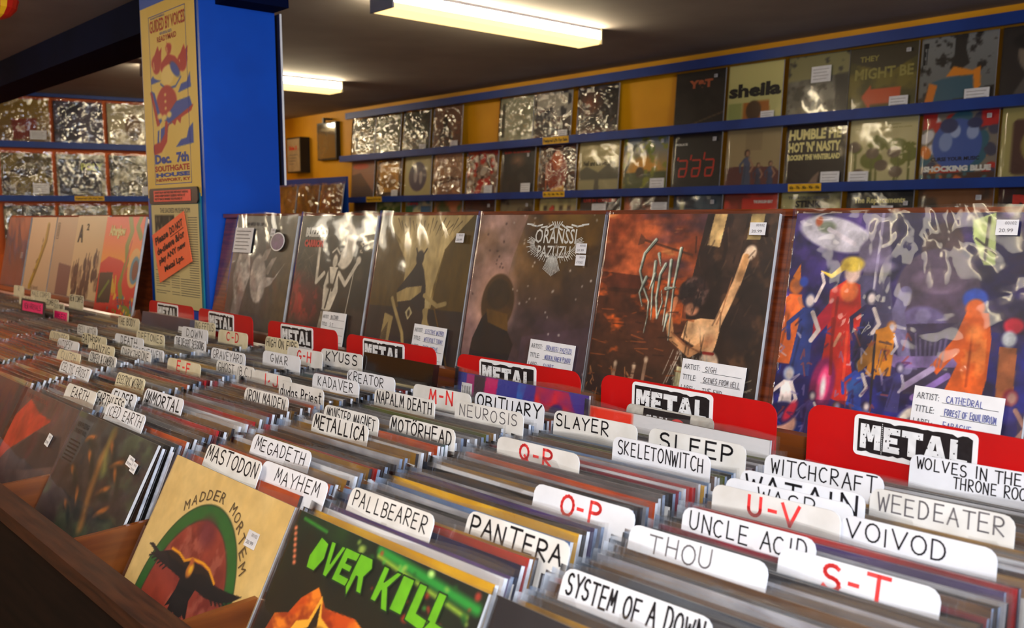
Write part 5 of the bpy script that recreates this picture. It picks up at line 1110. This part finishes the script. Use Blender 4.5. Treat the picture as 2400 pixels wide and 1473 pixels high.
OVR = {  # explicit jacket colours (bin, y)
 'B': [(.512, 'yellow'), (.522, 'white'), (.533, 'purple'), (.545, 'navy'), (.556, 'red'), (.58, 'grey'), (.60, 'silver'), (.612, 'blue'), (.622, 'yellow'), (.634, 'purple'), (.645, 'silver'), (.668, 'white'), (.68, 'gold'), (.69, 'grey'), (.70, 'charcoal'), (.712, 'silver'), (.722, 'orange'), (.734, 'grey'), (.76, 'crimson'), (.77, 'white'), (.78, 'teal'), (.79, 'red'), (.802, 'yellow'), (.812, 'blue'), (.84, 'black'), (.85, 'olive'), (.86, 'charcoal'), (.87, 'blue')],
 'C': [(.512, 'orange'), (.53, 'brown'), (.545, 'gold'), (.557, 'orange'), (.58, 'gold'), (.592, 'white'), (.603, 'gold'), (.613, 'brown'), (.623, 'red'), (.634, 'charcoal'), (.645, 'silver'), (.656, 'gold'), (.69, 'brown'), (.70, 'orange'), (.71, 'yellow'), (.715, 'black'), (.74, 'silver'), (.76, 'silver'), (.78, 'grey'), (.79, 'olive'), (.82, 'grey'), (.84, 'silver'), (.87, 'blue')],
 'A': [(.52, 'charcoal'), (.535, 'slate'), (.55, 'brown'), (.56, 'orange'), (.575, 'charcoal'), (.59, 'slate'), (.605, 'silver'), (.62, 'slate'), (.645, 'silver'), (.66, 'charcoal'), (.68, 'black'), (.688, 'crimson'), (.71, 'charcoal'), (.72, 'silver'), (.73, 'purple'), (.74, 'red'), (.75, 'navy'), (.775, 'charcoal'), (.80, 'silver'), (.83, 'grey'), (.86, 'brown'), (.9, 'charcoal'), (.93, 'black')],
 'D': [(.545, 'black'), (.53, 'orange'), (.63, 'red'), (.61, 'grey'), (.60, 'white'), (.655, 'crimson'), (.73, 'white'), (.70, 'brown'), (.72, 'orange'), (.92, 'cream'), (.9, 'red')],
 'E': [(.545, 'cream'), (.62, 'orange'), (.65, 'tan'), (.67, 'orange'), (.7, 'red')], 'F': [(.51, 'cream'), (.62, 'orange'), (.76, 'cream'), (.69, 'orange'), (.9, 'gold'), (.92, 'cream')],
}
SPECIAL = []   # (bin, ytop) slots kept free for the front covers and raised records
NB = 44
rr = random.Random(5)
def gapname(b, y):
    cs = cards_in[b]; lo = [c for c in cs if c[0] < y]; hi = [c for c in cs if c[0] >= y]
    bn = {'A': 'rightmost bin', 'B': 'second bin from the right', 'C': 'third bin from the right', 'D': 'fourth bin from the right', 'E': 'fifth bin from the right', 'F': 'sixth bin from the right'}[b]
    if lo and hi: return 'between the %s and %s cards' % (WORDS[(b, lo[-1][0])], WORDS[(b, hi[0][0])])
    if hi: return 'in front of the %s card, %s' % (WORDS[(b, hi[0][0])], bn)
    return 'behind the %s card, %s' % (WORDS[(b, lo[-1][0])], bn)
labs = []
for b in NEARSET:
    ys = [topy(i, NB, .497 if b == 'D' else .514, .962) for i in range(NB)]
    for (yo, c) in OVR.get(b, []):
        k = min(range(NB), key=lambda i: abs(ys[i] - yo)); ys[k] = (ys[k], c) if not isinstance(ys[k], tuple) else ys[k]
        ys = [y if not isinstance(y, tuple) else y for y in ys]
        ys = [y for y in ys]
        # keep plain numbers comparable
        OVR.setdefault('_' + b, {})[k] = c
        ys = [y[0] if isinstance(y, tuple) else y for y in ys]
    for i, y in enumerate(ys):
        if any(abs(y - c[0]) < .0042 for c in cards_in[b]):
            y += .0045 if min((abs(y + .0045 - c[0]) for c in cards_in[b])) > .003 else -.0045
        c = OVR.get('_' + b, {}).get(i) or rr.choice(COMMON if b in 'AB' else WARM)
        e = PAL[c][2] if rr.random() < .6 else rr.choice('wwwbbk')
        t = tilt_at(y) + math.radians(rr.uniform(-.35, .35)); x = BIN[b] + rr.uniform(-.0022, .0022); zj = rr.choice((0, .001, .002, .003)) if y > .54 else 0
        L = .313
        yb = y - (ctop(y) - FLZ) * math.tan(t)
        o = link('record', jmesh(c, e), None, (x, yb, FLZ + zj), (-t, -math.radians(rr.uniform(.5, 1.2)), math.radians(rr.uniform(-.25, .25))))
        g = gapname(b, y)
        labs.append((o, c, g))
        link('plastic_sleeve', SLB[rr.randrange(7)], o)
cnt = {}
for o, c, g in labs: cnt[(c, g)] = cnt.get((c, g), 0) + 1
seen = {}
ORD = ('front', 'second', 'third', 'fourth', 'fifth', 'sixth', 'seventh', 'eighth')
for o, c, g in labs:
    k = seen.get((c, g), 0); seen[(c, g)] = k + 1
    tag(o, ('' if cnt[(c, g)] == 1 else ORD[k] + ' ') + '%s sleeved record %s' % (c, g), 'record', 'records filed ' + g)
# raised or specially visible records
def raised(bx, y, ztop, cv, label, letter=None, w=.308, dx=0, tilt=None, group=None, sleeve=True):
    t = tilt_at(y) if tilt is None else math.radians(tilt); L = .313
    r = empty('record_album', (bx + dx, y - L * math.sin(t), ztop - L * math.cos(t)), (-t, 0, 0)); tag(r, label, 'record album', group)
    link('jacket', MB().box(-w / 2, w / 2, .0004, .0042, 0, .313, 0, mis=(0, 0, 0, 0, 0, 1)).mesh('jacket', [BACKC, EDGE]), r)
    link('front_cover', cv.mesh('front_cover', w, .313), r)
    if letter: mb = MB(); ms = letter(mb); mb.build('lettering', ms, r)
    if sleeve: link('plastic_sleeve', SLB[3], r)
    return r
cv = Cv(110, (60, 50, 150)).grad((56, 60, 160), (44, 44, 150)).poly([(.08, 0), (.2, 0), (.14, .3), (.05, .3)], (170, 50, 120)).poly([(.14, 0), (.26, 0), (.22, .4), (.14, .4)], (70, 50, 60)).poly([(.24, 0), (.34, 0), (.28, .4), (.18, .4)], (210, 20, 110)).poly([(.5, 0), (.56, 0), (.5, .2), (.47, .2)], (50, 110, 200)).poly([(.63, .0), (.86, 0), (.93, .12), (.9, .4), (.66, .4), (.62, .1)], (220, 20, 60)).cloud((240, 40, 30), 8, .5, .2, 91, .8, mask=lambda c: c.polym([(.63, 0), (.86, 0), (.92, .2), (.64, .2)])).ell(.78, .1, .05, .03, (60, 30, 110), -20).cloud((90, 40, 140), 5, .55, .2, 92, .6)
raised(-1.029, .958, 1.054, cv, 'raised purple and red album in front of the METAL sign, third bin from the right', lambda mb: (mb.box(-.134, -.108, -.0012, -.0006, .262, .297, 0), [stroke(mb, [(-.131 + q * .0021, .268), (-.131 + q * .0021, .292)], .0005 + .0007 * (q % 3 == 0), 1, -.0014) for q in range(10)], text(mb, 'BRUISES!', -.05, .06, .268, .284, 1, -.0008, .03), [STICKER_WHITE, INK])[3], w=.292)
cv = Cv(90, (226, 226, 232)).poly([(0, 0), (.27, 0), (.24, 1), (0, 1)], (246, 52, 16))
raised(-.731, .9515, 1.043, cv, 'raised white and orange album under the METAL sign, second bin from the right', w=.288)
r = empty('record_album', (-.745, .966 - .055, .735), (-math.radians(10), 0, 0)); tag(r, 'worn grey sleeve with a black and red title sticker, just before the METAL sign', 'record album')
MB().prism(rrect(-.075, .068, 0, .322, .008, True, False), 0, .0016).build('jacket', mat('worn_grey_card', (186, 182, 176), .7, .2, 90, (160, 156, 150)), r)
mb = MB(); mb.box(-.045, .032, -.0008, -.0002, .296, .320, 0); text(mb, 'SUNN', -.04, -.004, .298, .312, 1, -.0012, .05); mb.prism([(.013 + .013 * math.cos(a * PI / 10), .303 + .01 * math.sin(a * PI / 10)) for a in range(20)], -.0012, -.0009, 2)
mb.build('title_sticker', [STICKER_BLACK, WORN_WHITE, INKRED], r)
for (y, zt, c, cx, lab) in ((.948, 1.060, (34, 26, 22), -1.332, 'glossy black box set standing behind the KYU card'),):
    r = empty('box_set', (cx, y - .25 * math.sin(.18), zt - .25 * math.cos(.18)), (-.18, 0, 0)); tag(r, lab, 'box set')
    MB().box(-.105, .105, 0, .012, 0, .25).build('box', mat('glossy_black_box', c, .2, .6, 8, coat=.6), r)
    MB().box(.03, .07, -.0006, 0, .205, .212).build('red_label', INKRED, r)
r = empty('box_set', (-2.36, .905, .755), (-.16, 0, 0)); tag(r, 'wide slate-grey box set with a pale top, before the red letters A-B card', 'box set')
MB().box(-.152, .152, 0, .03, 0, .306, 0, mis=(0, 1, 0, 0, 0, 0)).build('box', [mat('slate_box', (78, 74, 92), .35, .5, 6, (70, 58, 66)), mat('pale_box_top', (160, 140, 120), .3, .5, 12)], r)
price_card(r, .118, .268, .05, .035, 0, -.002, 2)

# front covers
SLF = [sleeve_mesh('plastic_sleeve', .319, .313, SLEEVE, .0007, 22, 95 + i, gapf=.0012, top=.005, thick=.004) for i in range(3)]
def front(b, y, cv, label, letter=None, dx=0, t=None, slv=0, w=.308, n=0, ztop=.9965):
    t = math.radians(t or 27.5); L = .313
    r = empty('record_album', (BIN[b] + dx, y - L * math.sin(t), max(FLZ, ztop - L * math.cos(t))), (-t, 0, 0)); tag(r, label, 'record album')
    link('jacket', MB().box(-w / 2, w / 2, .0004, .0042, 0, .313, 0, mis=(0, 0, 0, 0, 0, 1)).mesh('jacket', [BACKC, EDGE]), r)
    link('front_cover', cv.mesh('front_cover', w, .313), r)
    if letter: mb = MB(); ms = letter(mb); mb.build('lettering', ms, r)
    if slv is not None: link('plastic_sleeve', SLF[slv], r)
    return r
# cream album with the bird in a green oval
cv = Cv(240, (222, 190, 124)).cloud((214, 180, 112), 5, .5, .3, 101)
GR = (36, 96, 40)
cv.ell(.5, .56, .385, .447, (30, 50, 30), soft=.006).ell(.5, .56, .38, .442, GR, soft=.006).ell(.5, .565, .325, .392, (60, 60, 40), soft=.006).ell(.5, .565, .318, .385, (146, 56, 44), soft=.006)
om = cv.ellm(.5, .565, .318, .385)
cv.cloud((116, 40, 34), 9, .5, .2, 102, .8, mask=om).cloud((170, 90, 74), 14, .62, .12, 103, .7, mask=om).cloud((186, 70, 34), 5, .5, .2, 104, .7, mask=om * np.clip((cv.Y - .4) * 4, 0, 1))
cv.ell(.5, .215, .07, .05, (100, 34, 50), 20, soft=.04, k=.7)
BK = (28, 22, 24)
def bp(pts): return [(u, v) for u, v in pts]
cv.poly(bp([(.085, .362), (.12, .352), (.2, .368), (.29, .338), (.36, .34), (.42, .352), (.47, .335), (.56, .33), (.62, .335), (.70, .365), (.80, .36), (.9, .347), (.84, .385), (.76, .41), (.66, .42), (.58, .415), (.565, .46), (.60, .53), (.56, .515), (.53, .55), (.49, .525), (.45, .55), (.44, .51), (.41, .525), (.44, .45), (.44, .41), (.36, .405), (.27, .40), (.2, .395), (.13, .39), (.17, .378)]), BK)
for q in range(6): cv.line([(.16 + .03 * q, .39), (.13 + .03 * q, .402 + .003 * q)], .008, BK)
for q in range(6): cv.line([(.7 + .028 * q, .41 - .004 * q), (.73 + .028 * q, .425 - .006 * q)], .008, BK)
cv.line([(.29, .332), (.36, .333), (.42, .347), (.47, .326), (.56, .32), (.62, .328), (.69, .36)], .011, (226, 150, 30)); cv.ell(.485, .365, .026, .03, (190, 110, 40), 15).ell(.49, .362, .014, .017, (226, 170, 40)).ell(.475, .335, .014, .014, (180, 90, 50))
for q in range(9): cv.line([(.455 + .012 * q, .46), (.44 + .015 * q, .54)], .004, (46, 36, 36))
cv.line([(.50, .60), (.54, .57), (.6, .575), (.58, .6)], .018, (206, 200, 210))
def madder(mb):
    s_ = 'MADDER MORTEM'; n = len(s_)
    for i, ch in enumerate(s_):
        if ch == ' ': continue
        a = math.radians(124 - 86 * i / (n - 1)); cx, cz = .13 * math.cos(a), .313 * .44 + .153 * math.sin(a) - .002
        text(mb, ch, cx - .006, cx + .006, cz - .0065, cz + .0065, 0, -.0008, .0, rot=(cx, cz, (a - PI / 2) * .8))
    return [M_('brown_print', (92, 70, 40))]
cv.tex(.07, 22, 9)
rM = front('C', .488, cv, 'cream album with a dark bird in a green oval, front of the third bin', madder, dx=.016, slv=None, n=1)
sticker(rM, .098, .262, .024, .018, 0, -.001)
link('plastic_sleeve', SLF[1], rM)
# black and green album with flames
cv = Cv(260, (26, 32, 18)).grad((20, 40, 20), (46, 34, 14), 0, .5)
cv.cloud((36, 72, 24), 4, .6, .2, 111, .6).cloud((16, 18, 14), 6, .5, .2, 112, .6)
for q in range(7): cv.ell(.02 + .011 * q, .06 + .017 * q, .009, .007, (244, 130, 90), soft=.01)
cv.line([(.05, .02), (.2, .03)], .01, (50, 140, 40), soft=.01); cv.line([(.5, .012), (.98, .05)], .03, (40, 160, 56), soft=.02, k=.9); cv.line([(.5, .03), (.95, .08)], .012, (160, 200, 60), soft=.015)
cv.spots(40, .003, .012, [(70, 180, 60), (200, 60, 40), (160, 190, 80), (30, 90, 30)], 12, (.35, 1, .0, .16), .8); cv.ell(.756, .014, .014, .01, (190, 240, 130), soft=.012)
fz = lambda P: [(u, .195 + (v - .3) * .38) for u, v in P]
FL = fz([(.05, 1.0), (.09, .66), (.16, .6), (.2, .44), (.27, .30), (.34, .42), (.5, .38), (.6, .46), (.7, .36), (.76, .5), (.86, .44), (.9, .62), (1, .55), (1, 1)])
cv.poly(FL, (206, 76, 14)).cloud((250, 140, 34), 7, .5, .15, 113, .9, mask=cv.polym(FL), sy=1.6).cloud((130, 34, 10), 8, .6, .12, 114, .7, mask=cv.polym(FL), sy=1.6)
cv.poly(fz([(.14, 1.05), (.22, .62), (.28, .56), (.305, .34), (.34, .5), (.42, .56), (.56, .54), (.68, .6), (.8, .8), (.84, 1.05)]), (252, 180, 56)).poly(fz([(.18, 1.1), (.25, .68), (.29, .62), (.311, .4), (.335, .58), (.42, .63), (.56, .61), (.66, .66), (.76, .85), (.78, 1.1)]), (36, 22, 12)).cloud((90, 46, 14), 9, .55, .15, 115, .5, mask=cv.polym(fz([(.18, 1.1), (.25, .68), (.42, .63), (.66, .66), (.78, 1.1)])))
for x_ in (.36, .47, .6): cv.ell(x_, .33, .045, .035, (150, 96, 30)).ell(x_, .33, .03, .022, (36, 22, 12))
cv.poly([(0, .46), (1, .46), (1, 1), (0, 1)], (30, 20, 12))
LG = M_('green_logo', (112, 196, 20)); LGK = M_('green_logo_dark', (22, 60, 14))
def overk(mb):
    GLY = {  # chunky angular letters as polygons (u, v)
     'O': [[(.15, 0), (0, .35), (.25, 1), (.85, .9), (1, .45), (.7, 0)]], 'V': [[(0, 1), (.3, 1), (.5, .4), (.75, 1), (1, 1), (.6, 0), (.35, 0)]],
     'E': [[(0, 1), (1, 1), (.95, .75), (.4, .72), (.4, .6), (.85, .6), (.85, .4), (.35, .4), (.35, .25), (1, .25), (.95, 0), (0, 0)]],
     'R': [[(0, 1), (.8, 1), (1, .75), (.75, .45), (1, 0), (.68, 0), (.42, .38), (.32, .38), (.25, -.25), (0, 0)]],
     'K': [[(0, 1), (.3, 1), (.32, .6), (.75, 1), (1, 1), (.6, .5), (1.05, -.1), (.7, -.1), (.36, .35), (.3, 0), (0, 0)]],
     'I': [[(.1, 1), (.7, 1), (.75, 0), (.1, 0)]], 'L': [[(0, 1), (.4, 1), (.42, .25), (1.1, .2), (.9, -.12), (0, -.05)]]}
    def put(s_, x, z, w_, h_, sl, drop):
        for i, ch in enumerate(s_):
            for P in GLY[ch]:
                for wd_, mi, yy in ((.0, 0, -.0012),):
                    Q = [(x + (i + u * 1.02) * w_ + sl * v * h_, z - drop * i + v * h_) for u, v in P]
                    mb.add([(a, yy, b_) for a, b_ in Q], [tuple(range(len(Q)))], 0)
                    for a, b_ in zip(Q, Q[1:] + Q[:1]): stroke(mb, [a, b_], .0016, 1, -.0014)
    put('OVER', -.106, .2635, .0255, .034, .12, -.0005); put('KILL', .012, .265, .0275, .033, .1, .0)
    return [LG, LGK]
front('B', .488, cv, 'black album with angular green logo over orange flames, front of the second bin', overk, dx=.004, slv=2)
# dark painted album with plant shapes and a black tag
cv = Cv(170, (52, 44, 46)).grad((56, 58, 58), (54, 40, 44), 0, .5).cloud((66, 78, 56), 5, .55, .2, 121, .8, sy=2).cloud((34, 30, 36), 6, .55, .2, 122, .8, sy=2)
cv.line([(.52, .04), (.5, .16), (.53, .3), (.6, .46)], .06, (156, 104, 52), soft=.04, k=.8); cv.line([(.5, .03), (.52, .12), (.58, .2)], .04, (136, 134, 62), soft=.05, k=.7)
for (x_, y_, a_) in ((.58, .10, 50), (.69, .15, -40), (.73, .2, 60), (.28, .1, -30), (.26, .27, 30), (.74, .36, -60), (.38, .18, 50), (.66, .28, -50), (.42, .36, 80), (.84, .12, -20), (.36, .42, 30)):
    cv.ell(x_, y_, .06, .016, (170, 98, 46), a_ * .5).ell(x_ + .04, y_ + .02, .07, .02, (24, 34, 34), a_ * .5 + 20, soft=.02)
cv.poly([(0, .025), (.24, .03), (.2, .25), (0, .25)], (66, 70, 76)).cloud((62, 44, 48), 8, .62, .1, 123, .6)
cv.tex(.35, 12, 10)
rF = front('D', .478, cv, 'dark painted album of leafy shapes with a grey tag, front of the fourth bin', lambda mb: (text(mb, 'NEW PRESSING', -.14, -.09, .29, .298, 0, -.0008, .02), text(mb, 'ON HEAVY VINYL', -.14, -.09, .28, .287, 0, -.0008, .02), [stroke(mb, [(-.14, .268 - .006 * q), (-.1, .268 - .006 * q)], .0024, 0, -.0008) for q in range(6)], [INK])[3], dx=-.002, t=27.5, slv=0, ztop=1.004, w=.312)
sticker(rF, .104, .278, .022, .014, .1, -.004); sticker(rF, .122, .273, .018, .014, .1, -.004)
cv = Cv(110, (74, 60, 62)).grad((84, 58, 56), (70, 62, 68)).cloud((96, 76, 76), 4, .5, .3, 131).poly([(.2, .05), (.42, .1), (.66, .113), (.42, .24), (.2, .36), (.12, .44), (.05, .4), (.06, .17)], (190, 62, 40)).poly([(.5, .2), (.9, .16), (1, .3), (.6, .4), (.3, .46), (.25, .36)], (56, 48, 54))
cv.tex(.25, 12, 11)
rE = front('E', .488, cv, 'grey album with a slanting red-orange shape, front of the fifth bin', lambda mb: (text(mb, 'THE INTERNATIONAL', -.13, .0, .298, .306, 0, -.0008, .0), [M_('pink_print', (150, 76, 66))])[1], dx=-.01, slv=1)
sticker(rE, .085, .25, .02, .02, .1, -.004)
cv = Cv(90, (30, 26, 34)).cloud((40, 36, 50), 4, .5, .3, 141).poly([(.3, .3), (.6, .35), (.5, .6), (.3, .6)], (70, 26, 26)).ell(.14, .72, .07, .09, (190, 184, 150)).ell(.14, .72, .055, .075, (40, 44, 40))
front('F', .488, cv, 'black album at the left edge, front of the sixth bin', None, dx=.03, slv=2)
cv = Cv(90, (32, 28, 34)).cloud((40, 36, 42), 5, .5, .3, 151).spots(30, .003, .006, [(90, 86, 96)], 6)
front('A', .492, cv, 'plain black album at the bottom edge, front of the rightmost bin', None, dx=-.012, slv=0)

# records further left than the sixth bin, and the pieces of the next bin on the right: too many to single out
def bulk(name, bins, nrec, label, y0=.505, y1=.955):
    mb = MB(); cols = ['black', 'dark brown', 'brown', 'grey', 'slate', 'gold', 'cream', 'tan', 'charcoal', 'orange', 'yellow', 'silver', 'crimson', 'navy']
    mats = [MATS.get('jacket_' + c.replace(' ', '_')) or mat('jacket_' + c.replace(' ', '_'), PAL[c][0], .38, .45, 16, PAL[c][1], coat=.25, rand=1) for c in cols] + [EDG['w'], EDG['b'], EDG['k'], SLEEVE_B]
    wts = [5, 6, 6, 4, 3, 4, 3, 4, 4, 1, 1, 2, 1, 1]
    for bx, a, z_ in bins:
        for i in range(nrec):
            y = y0 + (y1 - y0) * i / (nrec - 1)
            if y < a: continue
            b_ = binof(bx)
            if abs(bx - BIN[b_]) < .05 and any(abs(y - c[0]) < .0045 for c in cards_in[b_]): continue
            t = tilt_at(y); M4 = Matrix.Translation((bx + rr.uniform(-.002, .002), y - (ctop(y) - FLZ) * math.tan(t), FLZ + rr.choice((0, .001, .002, .003)) + z_)) @ Matrix.Rotation(-t, 4, 'X')
            k = rr.choices(range(len(cols)), wts)[0]
            mb.box(-.154, .154, 0, .0036, 0, .313, k, M4, mis=(k, k, k, k, k, 14 + rr.randrange(3)))
            mb.add([(-.158, -.001, .30), (.159, -.001, .30), (.159, -.0005, .3185), (-.158, -.0012, .319), (.159, .004, .30), (.159, .0042, .3185), (-.158, .0045, .319)], [(0, 1, 2, 3), (1, 4, 5, 2)], 17, M4)
    o = mb.build(name, mats); tag(o, label, 'records', kind='stuff')
bulk('distant_records', [(BIN[c], 0, 0) for c in 'GHIJKL'], 46, 'packed sleeved records filling the far left bins')
bulk('neighbour_records', [(-.06, 0, 0)], 40, 'packed sleeved records in the next bin at the right edge')
print('objects', len(bpy.data.objects))
